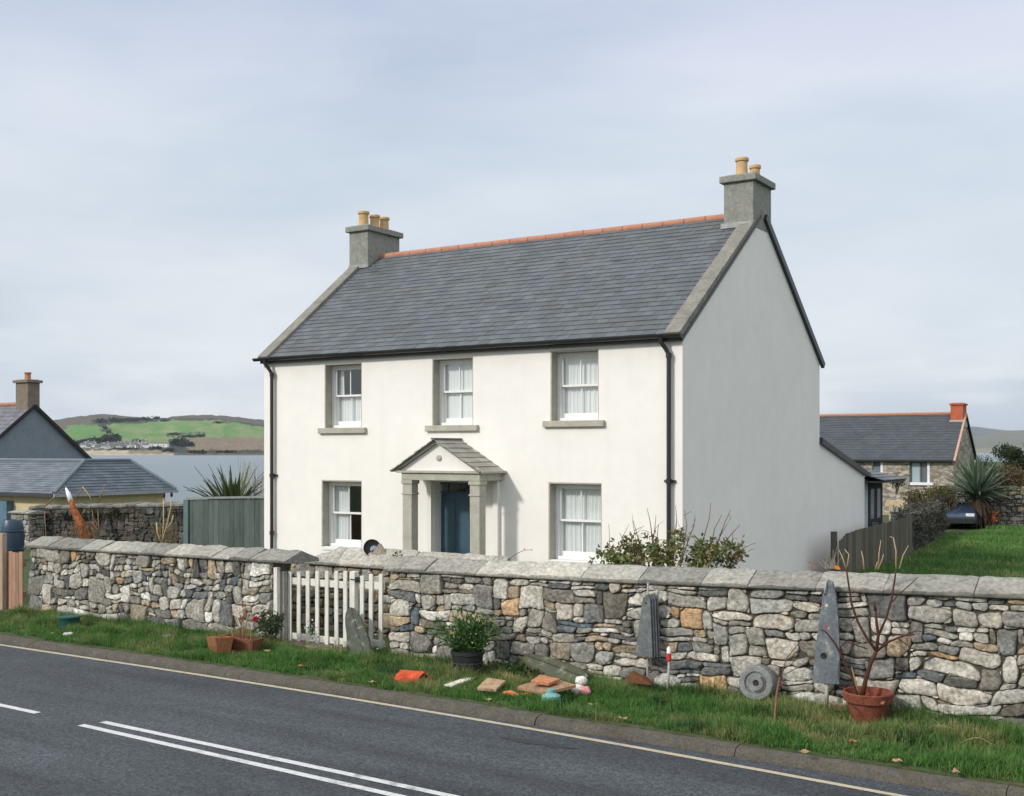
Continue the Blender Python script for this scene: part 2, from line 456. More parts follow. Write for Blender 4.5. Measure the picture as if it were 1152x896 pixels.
def grid_sheet(name, xs, rows, material, kind='structure'):
    """rows: list of (y function or value, z function or value)"""
    mb = MB(); nx = len(xs)
    vs = []
    for yy, zz in rows:
        for x in xs:
            y = yy(x) if callable(yy) else yy
            z = zz(x, y) if callable(zz) else zz
            vs.append((x, y, z))
    fs = [(j * nx + i, j * nx + i + 1, (j + 1) * nx + i + 1, (j + 1) * nx + i) for j in range(len(rows) - 1) for i in range(nx - 1)]
    mb.add(vs, fs)
    o = mb.build(name, material, smooth=False, origin=(0, 0, 0))
    o['kind'] = kind
    return o


xs = [-900, -600, -400, -250, -160, -110] + [-80 + 2.5 * i for i in range(65)] + [110, 160, 250, 400, 600, 900]
rows = [(-500, 0), (-60, 0), (3.0, 0), (3.0, -0.16), (lambda x: kerb_y(x) - 0.06, -0.16), (lambda x: kerb_y(x) - 0.05, 0.0), (11.2, 0.0), (12.2, 0.0)]
rows += [(y, land_h) for y in list(np.arange(14, 60, 2.0)) + [60, 64, 68, 74, 80, 88, 96, 110, 130, 160, 200, 250, 320, 400, 480, 560, 650, 760]]
grid_sheet('ground', xs, rows, M['soil'])
xr = [-400, -200, -100, -60] + [-40 + 0.8 * i for i in range(90)] + [50, 100, 200, 400]
grid_sheet('road', xr, [(3.1, -0.1), (4.5, -0.1), (6.0, -0.1), (7.5, -0.1), (9, -0.1), (lambda x: kerb_y(x) - 0.15, -0.1)], M['asphalt'])
sea = MB(); sea.add([(-9000, -2000, -2), (9000, -2000, -2), (9000, 12000, -2), (-9000, 12000, -2)], [(0, 1, 2, 3)])
sea.v = [(-6400, 25, -2), (6400, 25, -2), (6400, 6500, -2), (-6400, 6500, -2)]
tag(sea.build('sea', M['water'], origin=(0, 0, 0)), None, None, kind='structure')

# kerb: worn stones end to end
kb = MB(); x = -36.0
while x < 14:
    L_ = rnd.uniform(1.6, 2.6); h = -0.004 + rnd.uniform(-0.008, 0.006)
    n = 26; jy = rnd.uniform(-.008, .008)
    sec = [(-0.215, -0.108), (-0.20, h - 0.055), (-0.165, h - 0.016), (-0.06, h - .004), (0.02, h), (0.07, h - 0.01), (0.07, -0.15)]
    vs = []
    for i in range(n + 1):
        xx = x + 0.004 + (L_ - 0.008) * i / n; ky = kerb_y(xx) + jy
        for (dy, z) in sec:
            k = 0.014 * nz((xx, ky + dy, z), 5) + .010 * nz((xx, ky + dy, z), 17)
            vs.append((xx, ky + dy + k, z + k * .6))
    m_ = len(sec)
    fs = [(i * m_ + k, i * m_ + k + 1, (i + 1) * m_ + k + 1, (i + 1) * m_ + k) for i in range(n) for k in range(m_ - 1)]
    fs += [tuple(range(m_)), tuple(range(n * m_, n * m_ + m_))[::-1]]
    kb.add([v for v in vs], [f[::-1] for f in fs])
    x += L_
tag(kb.build('kerb', M['kerb'], origin=(-10, 10.4, -0.1), smooth=True, auto=40), None, None, kind='structure')


def stripe(name, ptsA, w, material, wob=0.006):
    mb = MB(); vs = []
    for (x, y) in ptsA:
        k = wob * nz((x * 3, y, 0), 2)
        vs += [(x, y - w / 2 + k, -0.0955), (x, y + w / 2 + k * .5, -0.0955)]
    mb.add(vs, [(2 * i, 2 * i + 2, 2 * i + 3, 2 * i + 1) for i in range(len(ptsA) - 1)])
    o = mb.build(name, material, origin=(ptsA[0][0], ptsA[0][1], -0.0955)); o['kind'] = 'structure'
    return o


stripe('edge_line', [(x, line_y(x)) for x in np.arange(-36, 14, 0.25)], 0.075, M['line_y'])
stripe('centre_line', [(x, 7.85 - 0.04 * (x + 9.98)) for x in np.arange(-9.98, 6, 0.25)], 0.085, M['line'])
stripe('centre_line', [(x, 7.64 - 0.05 * (x + 10.01) * .95) for x in np.arange(-10.05, 6, 0.25)], 0.085, M['line'])
stripe('centre_line', [(x, 7.74 - 0.03 * (x + 10.81)) for x in np.arange(-14.3, -10.8, 0.1)], 0.085, M['line'])
stripe('centre_line', [(x, 7.84 - 0.03 * (x + 14)) for x in np.arange(-22, -19, 0.2)], 0.085, M['line'])


c = PG(603, 836, -.1); pt_ = MB(); vs = [(c.x, c.y, -.0965)]
for k in range(26):
    q = 2 * math.pi * k / 26; rr_ = 1 + .45 * nz((math.cos(q), math.sin(q), 0), 2.1)
    vs.append((c.x + .42 * math.cos(q) * rr_, c.y + .07 * math.sin(q) * rr_, -.0965))
pt_.add(vs, [(0, k + 1, (k + 1) % 26 + 1) for k in range(26)])
tag(pt_.build('tar_patch', mat('tar', (.03, .033, .038), rough=.6, var=.3, vscale=6, bump=.5, bscale=80, fine=.4), origin=c), None, None, kind='structure')


# hill across the water
def hill_color(px, y, seed=0):
    X = px * 3.6 + 22 * nz((px * .12, y * .3, 3)); Yc = (y - 400) * 3.6 + 7 * nz((px * .2, y * .5, 9))
    brown = (0.085, 0.07, 0.05); dk = (0.022, 0.034, 0.02); green = (0.085, 0.19, 0.04); lite = (0.17, 0.22, 0.08); tan = (0.17, 0.13, 0.085); sand = (0.38, 0.31, 0.22); scr = (0.045, 0.055, 0.03)
    if Yc > 398: return sand if X < 700 else (0.10, 0.08, 0.06)
    if Yc > 384: return sand if X < 520 else ((0.20, 0.16, 0.11) if X < 690 else dk)
    if X > 755 and Yc > 332: return tan if nz((px * .3, y * .4, 0)) < 0.3 else (0.2, 0.15, 0.09)
    if 330 < X < 600 and Yc > 348: return (0.12, 0.115, 0.085) if nz((px * .7, y, 1)) > 0 else scr
    if 680 < X < 790 and Yc > 338: return dk
    if Yc > 352: return scr if X < 600 else tan
    if X < 265: return brown if Yc < 300 else scr
    top = 283 if X < 600 else 262 + (X - 640) * .0 + max(0, (X - 880)) * 0.15
    if X < 640:
        if 375 < X and 262 + (X - 380) * -.04 < Yc < 283 - (X - 380) * 0.05: return dk
        if Yc < top - (X - 300) * .03: return brown
    elif Yc < top: return brown if Yc < top - 6 else dk
    if 400 + (Yc - 280) * .9 < X < 432 + (Yc - 280) * .9: return dk
    if X < 430: return green
    if 675 < X < 830 and 314 < Yc < 332: return dk if nz((px * .4, y * .7, 5)) > -0.1 else green
    k = min(1, max(0, (nz((px * .06, y * .25, 7)) + .35) * 1.5))
    return tuple(a * (1 - k) + b * k for a, b in zip(green, lite))


def make_hill(name, pxs, crest, base_y, d0, d1, nr, colf, rough=1.0, sea_z=-2.3):
    mb = MB(); vs = []; cs = []
    for j in range(nr + 3):
        v = min(1.0, j / nr)
        for px in pxs:
            cy = itp(crest, px) + rough * 0.9 * nz((px * .11, 0, d0)) + rough * .3 * nz((px * .6, 1, d0))
            y = base_y + (cy - base_y) * v
            d = d0 + (d1 - d0) * v ** 1.3
            if j > nr: d += (d1 - d0) * .35 * (j - nr)
            a = ray(px); z = EZ - (y - HY) / FPX * d
            if j > nr: z = (EZ - (cy - HY) / FPX * d1) * (1 - .5 * (j - nr))
            if j == 0: z = sea_z
            elif j <= nr: z += (d1 - d0) * 0.0012 * nz((px * .15, y * .4, 2)) * rough
            vs.append((a[0] * d, a[1] * d, z)); cs.append(colf(px, y))
    nx = len(pxs)
    fs = [(j * nx + i, j * nx + i + 1, (j + 1) * nx + i + 1, (j + 1) * nx + i) for j in range(nr + 2) for i in range(nx - 1)]
    b = len(mb.v); mb.v = vs; mb.f = fs; mb.c = cs
    o = mb.build(name, M['hill'], smooth=True); o['kind'] = 'structure'
    return o


crestL = [(-260, 492), (-150, 488), (0, 482), (61, 473), (85, 469), (111, 466), (130, 467), (150, 469.5), (178, 471), (205, 468), (228, 466.6), (260, 468.5), (295, 472.7), (340, 478), (420, 488), (520, 500)]
make_hill('hill', np.arange(-260, 520, 1.6), crestL, 512.6, 1360, 2500, 46, hill_color)
crestR = [(1000, 503), (1060, 499), (1092, 493), (1104, 491), (1118, 486.5), (1135, 484.5), (1160, 484), (1210, 488), (1300, 499)]
make_hill('far_hill', np.arange(1000, 1300, 3), crestR, 509.3, 3600, 5200, 14, lambda px, y: ((0.10, 0.13, 0.08) if nz((px * .15, y * .5, 0)) > 0 else (0.13, 0.11, 0.08)) if y < 505 else (0.2, 0.18, 0.14), .6)
crestF = [(700, 500), (860, 492), (960, 484), (1040, 482), (1095, 480), (1120, 483), (1170, 489), (1300, 495), (1500, 500)]
make_hill('far_hill', np.arange(700, 1500, 6), crestF, 508.9, 5400, 6200, 8, lambda px, y: (0.09, 0.11, 0.1), .5)

# woods on the hill: dark clumps of foliage with their own volume
wd = MB(); r2 = random.Random(3)


def hill_pt(px, y, d0=1360., d1=2500., by=512.6):
    cy = itp(crestL, px); v = max(0, min(1, (y - by) / (cy - by))); d = d0 + (d1 - d0) * v ** 1.3
    a = ray(px); return Vector((a[0] * d, a[1] * d, EZ - (y - HY) / FPX * d))


clumps = [(88, 498.5, 6, 3), (97, 497.5, 7, 3), (108, 496.5, 9, 4), (121, 495, 9, 5), (130, 494, 7, 5), (104, 499, 14, 2), (203, 499, 9, 6), (211, 501, 9, 4), (196, 500, 5, 4), (156, 497.5, 7, 2.5), (175, 505, 9, 2.6), (190, 507, 8, 2.5), (222, 509, 12, 2), (255, 509, 12, 1.6), (196, 489, 6, 1.8), (212, 491.5, 8, 1.5), (225, 491, 5, 1.5),
          (114, 474.5, 8, 3), (130, 473.5, 9, 3), (146, 473, 10, 2.5), (162, 472, 9, 2.5), (176, 471, 4, 2), (118, 482, 2.5, 2), (122, 487, 2.5, 2), (186, 473.6, 7, 1), (247, 476, 9, .9), (140, 505.5, 18, 1.3)]
for (cx, cy, w, h) in clumps:
    for _ in range(int(w * h * 9)):
        u = r2.gauss(0, .5); v_ = r2.gauss(0, .45)
        if abs(u) > 1 or abs(v_) > 1: continue
        p = hill_pt(cx + u * w, cy + h * .5); mpp = p.to_2d().length / 1330
        p = p + Vector((0, 0, (h * (v_ + .6)) * mpp)); s_ = r2.uniform(.7, 1.6) * mpp
        k = r2.uniform(.6, 1.5); c = (.022 * k, .036 * k, .018 * k)
        for q in range(2):
            d = Vector((r2.gauss(0, 1), r2.gauss(0, 1), r2.gauss(0, 1))).normalized(); n_ = Vector((r2.gauss(0, 1), r2.gauss(0, 1), r2.gauss(0, 1)))
            wd.leaf(p, d, n_, s_ * 1.4, s_ * 1.2, c)
tag(wd.build('distant_woods', M['wood_far']), 'dark woods and hedgerows on the far hillside', 'woods', kind='stuff')

# village across the water
vr = random.Random(11)


def village_house(px, y, w, dpt, h, roofh, ang, white, label, name='village_house', group='houses of the far village'):
    p = hill_pt(px, y); mb = MB()
    c, s_ = math.cos(ang), math.sin(ang)
    T = lambda x, yy, z: (p.x + x * c - yy * s_, p.y + x * s_ + yy * c, p.z + z)
    w2, d2 = w / 2, dpt / 2
    wc = (0.75, 0.74, 0.7) if white else (0.4, 0.36, 0.3); rc = (0.11, 0.115, 0.125)
    mb.add([T(-w2, -d2, -3), T(w2, -d2, -3), T(w2, d2, -3), T(-w2, d2, -3), T(-w2, -d2, h), T(w2, -d2, h), T(w2, d2, h), T(-w2, d2, h), T(-w2, 0, h + roofh), T(w2, 0, h + roofh)],
           [(0, 1, 5, 4), (1, 2, 6, 9, 5), (2, 3, 7, 6), (3, 0, 4, 8, 7)], wc)
    e = .4
    mb.add([T(-w2 - e, -d2 - e, h - e * .6), T(w2 + e, -d2 - e, h - e * .6), T(w2 + e, 0, h + roofh + .15), T(-w2 - e, 0, h + roofh + .15), T(-w2 - e, d2 + e, h - e * .6), T(w2 + e, d2 + e, h - e * .6)], [(0, 1, 2, 3), (3, 2, 5, 4)], rc)
    mb.add([T(w2 - .8, -.5, h), T(w2, -.5, h), T(w2, .5, h), T(w2 - .8, .5, h), T(w2 - .8, -.5, h + roofh + 1.3), T(w2, -.5, h + roofh + 1.3), T(w2, .5, h + roofh + 1.3), T(w2 - .8, .5, h + roofh + 1.3)], [(4, 5, 6, 7), (0, 1, 5, 4), (1, 2, 6, 5), (3, 0, 4, 7)], wc)
    for k in (-.3, 0, .3):
        mb.add([T(w * k - .5, -d2 - .03, h * .35), T(w * k + .5, -d2 - .03, h * .35), T(w * k + .5, -d2 - .03, h * .75), T(w * k - .5, -d2 - .03, h * .75)], [(0, 1, 2, 3)], (.05, .05, .06))
    return tag(mb.build(name, M['plain']), label, 'house', group)


vs_ = [(94, 503.5), (97, 501), (100, 504), (103, 502), (107, 503), (110, 505), (114, 504), (118, 503), (121, 505), (125, 502.5), (128, 504.5), (131, 502), (134, 503.5), (138, 502), (142, 501), (145, 503), (148, 500.5), (151, 502.5), (154, 501), (158, 502.8), (162, 500.5), (139, 505), (155, 505), (165, 503.5)]
for (px, y) in vs_:
    village_house(px + vr.uniform(-.5, .5), y, vr.uniform(5, 8.5), 5.5, vr.uniform(2.6, 4), 2, YAW + vr.uniform(-.7, .7), vr.random() < .8, 'small house of the village on the far shore')
village_house(179, 503.6, 24, 8, 5.2, 1.0, YAW, True, 'long white low building right of the far village', 'long_building', None)

# ------------------------------------------------------------------ slate roof builder


def slate_plane(mb, A, B, Dp, Cp, exposure=0.2, width=0.26, base=(0.10, 0.108, 0.118), seed=1, th=0.016, spread=0.2, under=True):
    """A,B eave left/right; Dp,Cp ridge left/right. Each slate is its own tilted plate."""
    A, B, Dp, Cp = map(Vector, (A, B, Dp, Cp)); r = random.Random(seed)
    nrm = (B - A).cross(Dp - A).normalized()
    if nrm.z < 0: nrm = -nrm
    slant = ((Dp - A) - (B - A).normalized() * (Dp - A).dot((B - A).normalized())).length
    n = max(2, int(round(slant / exposure)))
    ux = (B - A).normalized(); O = A
    for j in range(n):
        v0 = j / n; v1 = min(1.0, (j + 1.25) / n)
        l0, l1 = A.lerp(Dp, v0), A.lerp(Dp, v1); q0, q1 = B.lerp(Cp, v0), B.lerp(Cp, v1)
        a0, a1 = (l0 - O).dot(ux), (l1 - O).dot(ux); b0, b1 = (q0 - O).dot(ux), (q1 - O).dot(ux)
        off = (j % 2) * width / 2
        x = min(a0, a1) - width + off
        while x < max(b0, b1):
            w = width * 0.985
            x0, x1 = x, x + w
            c0l, c0r = max(x0, a0), min(x1, b0); c1l, c1r = max(x0, a1), min(x1, b1)
            x += width
            if c0r - c0l < 0.01 and c1r - c1l < 0.01: continue
            c0r = max(c0r, c0l); c1r = max(c1r, c1l)
            k = 1 + r.uniform(-spread, spread); bl = r.uniform(-.006, .010)
            cc = (base[0] * k - bl * .3, base[1] * k, base[2] * k + bl)
            lift = th + r.uniform(0, .006); jit = r.uniform(-.006, .006)
            low = l0 - ux * a0; hi = l1 - ux * a1
            low = low + (hi - low) * jit
            p = [low + ux * c0l + nrm * lift, low + ux * c0r + nrm * (lift + r.uniform(0, .003)), hi + ux * c1r + nrm * .002, hi + ux * c1l + nrm * .002]
            e = [low + ux * c0l - nrm * .004, low + ux * c0r - nrm * .004, hi + ux * c1r - nrm * .006, hi + ux * c1l - nrm * .006]
            mb.add(p + e, [(0, 1, 2, 3), (4, 5, 1, 0), (5, 6, 2, 1), (7, 4, 0, 3)], cc)
    if under:
        u = nrm * -.012
        mb.add([A + u, B + u, Cp + u, Dp + u], [(0, 1, 2, 3)], tuple(c * .5 for c in base))
    return mb


# ------------------------------------------------------------------ main house
XL, XR_, Y0, Y1, ZE, ZR = -17.45, -7.91, 17.81, 25.17, 4.66, 7.32
YM = 21.56
house = empty('house', ((XL + XR_) / 2, Y0, 0), 'large white two storey house with slate roof, chimney at each end and pillared porch', 'house')

wins = [(-15.77, -14.80, 3.16, 4.47), (-13.07, -12.13, 3.18, 4.47), (-10.46, -9.49, 3.23, 4.49), (-15.85, -14.80, 0.76, 2.12), (-10.50, -9.43, 0.76, 2.15)]
doorop = (-13.02, -12.12, 0.0, 2.12)
ops = wins + [doorop]


def pierced(mb, y, x0, x1, z0, z1, ops, flip=False):
    xs_ = sorted(set([x0, x1] + [o[0] for o in ops] + [o[1] for o in ops] + list(np.linspace(x0, x1, 8))))
    zs_ = sorted(set([z0, z1] + [o[2] for o in ops] + [o[3] for o in ops]))
    for i in range(len(xs_) - 1):
        for j in range(len(zs_) - 1):
            cx, cz = (xs_[i] + xs_[i + 1]) / 2, (zs_[j] + zs_[j + 1]) / 2
            if any(o[0] < cx < o[1] and o[2] < cz < o[3] for o in ops): continue
            f = (0, 1, 2, 3) if not flip else (3, 2, 1, 0)
            mb.add([(xs_[i], y, zs_[j]), (xs_[i + 1], y, zs_[j]), (xs_[i + 1], y, zs_[j + 1]), (xs_[i], y, zs_[j + 1])], [f])


w = MB()
pierced(w, Y0, XL, XR_, 0, ZE, ops)
pierced(w, Y0 + .45, XL + .3, XR_ - .3, 0, ZE, ops, True)
# reveals
for (a, b, c, d) in ops:
    y1 = Y0 + .45
    w.add([(a, Y0, c), (a, Y0, d), (a, y1, d), (a, y1, c)], [(0, 1, 2, 3)]); w.add([(b, Y0, c), (b, y1, c), (b, y1, d), (b, Y0, d)], [(0, 1, 2, 3)])
    w.add([(a, Y0, d), (b, Y0, d), (b, y1, d), (a, y1, d)], [(0, 1, 2, 3)]); w.add([(a, Y0, c), (a, y1, c), (b, y1, c), (b, Y0, c)], [(0, 1, 2, 3)])
# gables and back
gz = lambda y: ZE + (ZR - ZE) * (1 - abs(y - YM) / (YM - Y0))
for X, s_ in ((XR_, 1), (XL, -1)):
    o1, o2 = (0, 0) if s_ > 0 else (-.42, -.82)
    poly = [(X, Y0, 0), (X + o2, Y1, 0), (X + o2, Y1, ZE - .01), (X + o1, YM, ZR - .02), (X, Y0, ZE)]
    w.add(poly, [tuple(range(5)) if s_ > 0 else tuple(range(5))[::-1]])
w.add([(XL - .82, Y1, 0), (XR_, Y1, 0), (XR_, Y1, ZE), (XL - .82, Y1, ZE)], [(3, 2, 1, 0)])
w.build('wall', M['render'], house)
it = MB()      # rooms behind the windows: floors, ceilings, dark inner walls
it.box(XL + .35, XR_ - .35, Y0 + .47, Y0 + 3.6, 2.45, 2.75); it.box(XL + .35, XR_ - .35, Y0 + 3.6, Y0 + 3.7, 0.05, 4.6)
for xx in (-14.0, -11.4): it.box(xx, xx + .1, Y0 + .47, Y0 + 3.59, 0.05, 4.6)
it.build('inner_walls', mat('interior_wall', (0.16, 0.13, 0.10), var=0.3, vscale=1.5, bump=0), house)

# roof
rf = MB()
# front plane, inside the skews
slate_plane(rf, (XL + .22, Y0 - .10, ZE + .0), (XR_ - .24, Y0 - .10, ZE + .0), (XL - .20, YM, ZR), (XR_ - .24, YM, ZR), 0.175, 0.24, (0.098, 0.108, 0.116), 5, spread=.17, th=.012)
slate_plane(rf, (XR_ - .02, Y1 + .12, ZE - .04), (XL - .80, Y1 + .12, ZE - .04), (XR_ - .02, YM, ZR), (XL - .40, YM, ZR), 0.25, 0.3, (0.098, 0.104, 0.112), 6)
roof = rf.build('roof', M['slate'], house)
rg = MB(); x = XL + .12
while x < XR_ - .6:
    L_ = .46
    rg.tube([(x, YM, ZR - .015 + rnd.uniform(-.004, .004)), (x + L_ - .012, YM, ZR - .015 + rnd.uniform(-.004, .004))], .085, 10)
    x += L_
rg.build('ridge_tiles', M['ridge'], roof, smooth=True, auto=50)
# skews (raised cement edges) on the front slopes, thin barge boards on the back
mskew = mat('skew_cement', (0.215, 0.205, 0.175), var=0.35, vscale=4, bump=0.6, bscale=30, fine=0.2)
up = Vector((0, -(ZR - ZE), YM - Y0)).normalized()
for xa, xb, lean in ((XL - .03, XL + .25, -.42), (XR_ - .27, XR_ + .03, 0)):
    n = 10; sk = MB()
    for i in range(n):
        t0, t1 = i / n, (i + 1) / n
        a = Vector((0, Y0 - .13 + (YM - Y0 + .13) * t0, ZE - .05 + (ZR - ZE + .05) * t0)); b = Vector((0, Y0 - .13 + (YM - Y0 + .13) * t1, ZE - .05 + (ZR - ZE + .05) * t1))
        a2 = a + (b - a) * .004
        vs = [Vector((xa + lean * t0, a2.y, a2.z)), Vector((xb + lean * t0, a2.y, a2.z)), Vector((xb + lean * t1, b.y, b.z)), Vector((xa + lean * t1, b.y, b.z))]
        sk.add([v - up * .03 for v in vs] + [v + up * (.085 + rnd.uniform(-.003, .003)) for v in vs], [(3, 2, 1, 0), (4, 5, 6, 7), (0, 1, 5, 4), (1, 2, 6, 5), (2, 3, 7, 6), (3, 0, 4, 7)])
    sk.build('skew', mskew, roof, bevel=.008)
for (a_, b_, w_, h_) in (((XR_ + .035, Y0 - .10, ZE - .1), (XR_ + .035, YM - .1, ZR - .085), .02, .06), ((XR_ + .035, YM + .1, ZR - .06), (XR_ + .035, Y1 + .16, ZE - .07), .07, .13), ((XL - .46, YM + .1, ZR - .06), (XL - .86, Y1 + .16, ZE - .07), .07, .13)):
    bg_ = MB(); bg_.bar(a_, b_, w_, h_); bg_.build('barge_board', M['black'], roof)
# gutter and down pipes
gt = MB(); sec = [(math.cos(q), math.sin(q)) for q in [math.pi * (1 + i / 8) for i in range(9)]]
r_ = .062; vs = []
for X in np.linspace(XL - .12, XR_ + .06, 20):
    zc = ZE - .015 + .004 * nz((X, 0, 0), 1)
    for (c, s_) in sec: vs.append((X, Y0 - .17 + c * r_, zc + s_ * r_))
    for (c, s_) in sec[::-1]: vs.append((X, Y0 - .17 + c * (r_ - .008), zc + s_ * (r_ - .008)))
m_ = 18
fs = [(i * m_ + k, i * m_ + (k + 1) % m_, (i + 1) * m_ + (k + 1) % m_, (i + 1) * m_ + k) for i in range(19) for k in range(m_)]
fs += [tuple(range(9)), tuple(range(19 * m_, 19 * m_ + 9))]
gt.add(vs, fs)
gt.box(XL - .02, XR_ + .02, Y0 - .10, Y0 - .003, ZE - .12, ZE - .03)
for X in np.linspace(XL + .3, XR_ - .3, 9): gt.tube([(X, Y0 - .1, ZE - .08), (X, Y0 - .17, ZE - .086), (X, Y0 - .24, ZE - .02)], .009, 6)
gt.build('gutter', M['black'], roof, smooth=True, auto=40)
for X in (PX(306, Y0 - .07), PX(752.5, Y0 - .07)):
    dp = MB(); yy = Y0 - .075
    dp.tube([(X - .10, Y0 - .17, ZE - .06), (X - .10, Y0 - .17, ZE - .14), (X - .04, Y0 - .12, ZE - .24), (X, yy, ZE - .34), (X, yy, ZE - .5), (X, yy, 0.1)], [.045] + [.038] * 5, 12)
    for z in (ZE - .36, 2.2, 1.0): dp.tube([(X, yy, z - .04), (X, yy, z + .04)], .05, 12)
    dp.box(X - .1, X + .1, yy + .03, Y0 - .003, 2.18, 2.22)
    dp.build('downpipe', M['black'], house, smooth=True, auto=40)

# chimneys


def chimney(xa, xb, ya, yb, z0, ztop, pots, parent, m=None, potm=None, cap=.07, capt=.16):
    mb = MB()
    n = 5
    mb.box(xa, xb, ya, yb, z0, ztop - capt)
    ch = mb.build('chimney', m or M['cement'], parent, bevel=.012)
    cp = MB(); cp.box(xa - cap, xb + cap, ya - cap, yb + cap, ztop - capt, ztop - .03)
    cp.box(xa + .02, xb - .02, ya + .02, yb - .02, ztop - .03, ztop)
    cp.build('cap', m or M['cement'], ch, bevel=.02)
    for (x, y, r, h) in pots:
        p = MB()
        p.lathe([(r, 0), (r * .93, .02), (r * .88, h * .5), (r * .85, h - .07), (r * 1.05, h - .065), (r * 1.08, h - .02), (r * .98, h), (r * .74, h), (r * .72, h - .25)], (x, y, ztop - .01), 20, wob=.02)
        p.build('chimney_pot', potm or M['pot'], ch, smooth=True, auto=35)
    return ch


chimney(-8.50, -7.90, 21.08, 22.06, ZR - .33, 8.03, [(-8.24, 21.36, .125, .37), (-8.16, 21.86, .11, .32)], house)
chimney(-17.90, -17.33, 21.08, 22.28, ZR - .75, 8.03, [(-17.66, 21.32, .13, .37), (-17.62, 21.68, .125, .34), (-17.60, 22.02, .125, .34)], house)
mlead = mat('lead_flashing', (.34, .35, .34), var=.3, vscale=5)
for bx in ((-8.545, -7.92, 21.03, 21.078, 6.99, 7.09), (-17.88, -17.30, 21.03, 21.078, 7.0, 7.08)):
    fl = MB(); fl.box(*bx); fl.build('flashing', mlead, roof)


# windows
def curtain(mb, x0, x1, y, z0, z1, amp, per, seed, open_frac=0):
    n = int((x1 - x0) / .008); vs = []
    r = random.Random(seed); ph = r.uniform(0, 6)
    for i in range(n + 1):
        x = x0 + (x1 - x0) * i / n
        d = amp * (math.sin(x * 2 * math.pi / per + ph + 1.3 * math.sin(x * 9 + ph)) + .4 * math.sin(x * 2 * math.pi / per * 2.3 + ph * 2))
        for k, z in enumerate(np.linspace(z0, z1, 4)):
            vs.append((x + .006 * math.sin(z * 3 + x * 5), y + d * (1.1 - .12 * k), z))
    fs = [(4 * i + k, 4 * i + 4 + k, 4 * i + 5 + k, 4 * i + 1 + k) for i in range(n) for k in range(3)]
    mb.add(vs, fs)


def make_window(op, cur, first):
    a, b, c, d = op; yf = Y0 + .19
    sur = .012
    x0, x1, z0, z1 = a + .03, b - .012, c + .012, d - .03
    fr = MB(); th = .065
    # box frame
    fr.box(x0, x0 + th, yf, yf + .12, z0, z1); fr.box(x1 - th, x1, yf, yf + .12, z0, z1)
    fr.box(x0 + th, x1 - th, yf, yf + .12, z1 - .05, z1); fr.box(x0 + th, x1 - th, yf - .03, yf + .12, z0, z0 + .055)
    w_ = MB_window = fr.build('window', M['white'], house, bevel=.004)
    zm = (z0 + z1) / 2 + .02; xi0, xi1 = x0 + th, x1 - th
    for (za, zb, yo, bot) in ((zm - .02, z1 - .05, .025, .04), (z0 + .055, zm + .02, .07, .085)):
        s = MB(); st = .042; y_ = yf + yo
        s.box(xi0, xi0 + st, y_, y_ + .04, za, zb); s.box(xi1 - st, xi1, y_, y_ + .04, za, zb)
        s.box(xi0 + st, xi1 - st, y_, y_ + .04, za, za + bot); s.box(xi0 + st, xi1 - st, y_, y_ + .04, zb - .04, zb)
        xm = (xi0 + xi1) / 2
        s.box(xm - .011, xm + .011, y_ + .005, y_ + .035, za + bot, zb - .04)
        s.build('sash', M['white'], w_, bevel=.003)
        g = MB(); yg = y_ + .02; xa_, xb_, z_a, z_b = xi0 + st - .005, xi1 - st + .005, za + bot - .005, zb - .035
        g.add([(xa_, yg, z_a), (xb_, yg, z_a), (xb_, yg, z_b), (xa_, yg, z_b)], [(0, 1, 2, 3)])
        g.build('pane', M['glass'], w_)
    rv = MB()
    rv.box(a + .001, a + .028, Y0 - .004, Y0 + .32, c, d - .026); rv.box(b - .010, b - .001, Y0 - .003, Y0 + .32, c, d - .026); rv.box(a + .001, b - .001, Y0 - .003, Y0 + .32, d - .025, d - .001)
    rv.build('reveal', M['granite'], w_)
    if c > 2:
        sl = MB(); sl.box(a - .13, b + .13, Y0 - .07, Y0 + .2, c - .10, c + .012)
        sl.build('sill', M['granite'], w_, bevel=.01)
    else:
        sl = MB(); sl.box(a + .03, b - .012, Y0 - .02, Y0 + .17, c - .06, c + .01)
        sl.build('sill', M['white'], w_, bevel=.01)
    cm = MB()
    for (u0, u1, v0, v1, sd) in cur:
        curtain(cm, x0 + (x1 - x0) * u0, x0 + (x1 - x0) * u1, yf + (.118 if sd == 8 else .135), z0 + (z1 - z0) * v0, z0 + (z1 - z0) * v1, .003 if sd == 8 else .013, .085, sd)
    cm.build('curtain', M['net'], w_, smooth=True)


curs = [[(0, 1, 0, .52, 3), (0, .22, .5, 1, 4)], [(0, 1, 0, 1, 8)], [(0, 1, 0, .97, 12), (.0, .25, .5, 1, 2)], [(0, .42, 0, 1, 21)], [(0, 1, 0, 1, 31)]]
for o_, c_ in zip(wins, curs): make_window(o_, c_, None)

# door and porch
dr = MB(); yd = Y0 + .22
xa, xb = -12.80, -12.14
xa, xb = PX(496, yd), PX(533, yd)
dr.box(xa, xb, yd, yd + .05, .02, 1.90)
door = dr.build('door', M['door'], house, bevel=.004)
pn = MB(); xm = (xa + xb) / 2 - .01
for (u0, u1) in ((xa + .06, xm - .03), (xm + .03, xb - .06)):
    for (z0, z1) in ((.12, .68), (.80, 1.80)):
        pn.box(u0, u1, yd - .012, yd - .001, z0, z1)
        pn.box(u0 + .03, u1 - .03, yd - .02, yd - .0125, z0 + .04, z1 - .04)
pn.box(xa + .02, xb - .02, yd - .018, yd - .001, .715, .76)
pn.build('panel', M['door'], door, bevel=.005)
kn = MB(); kn.lathe([(.0, 0), (.03, .005), (.034, .03), (.02, .05), (0, .055)], (xm, yd - .002, .66), 16, axis=(0, -1, 0)); 
kn.box(xm - .025, xm + .025, yd - .015, yd - .002, .56, .6)
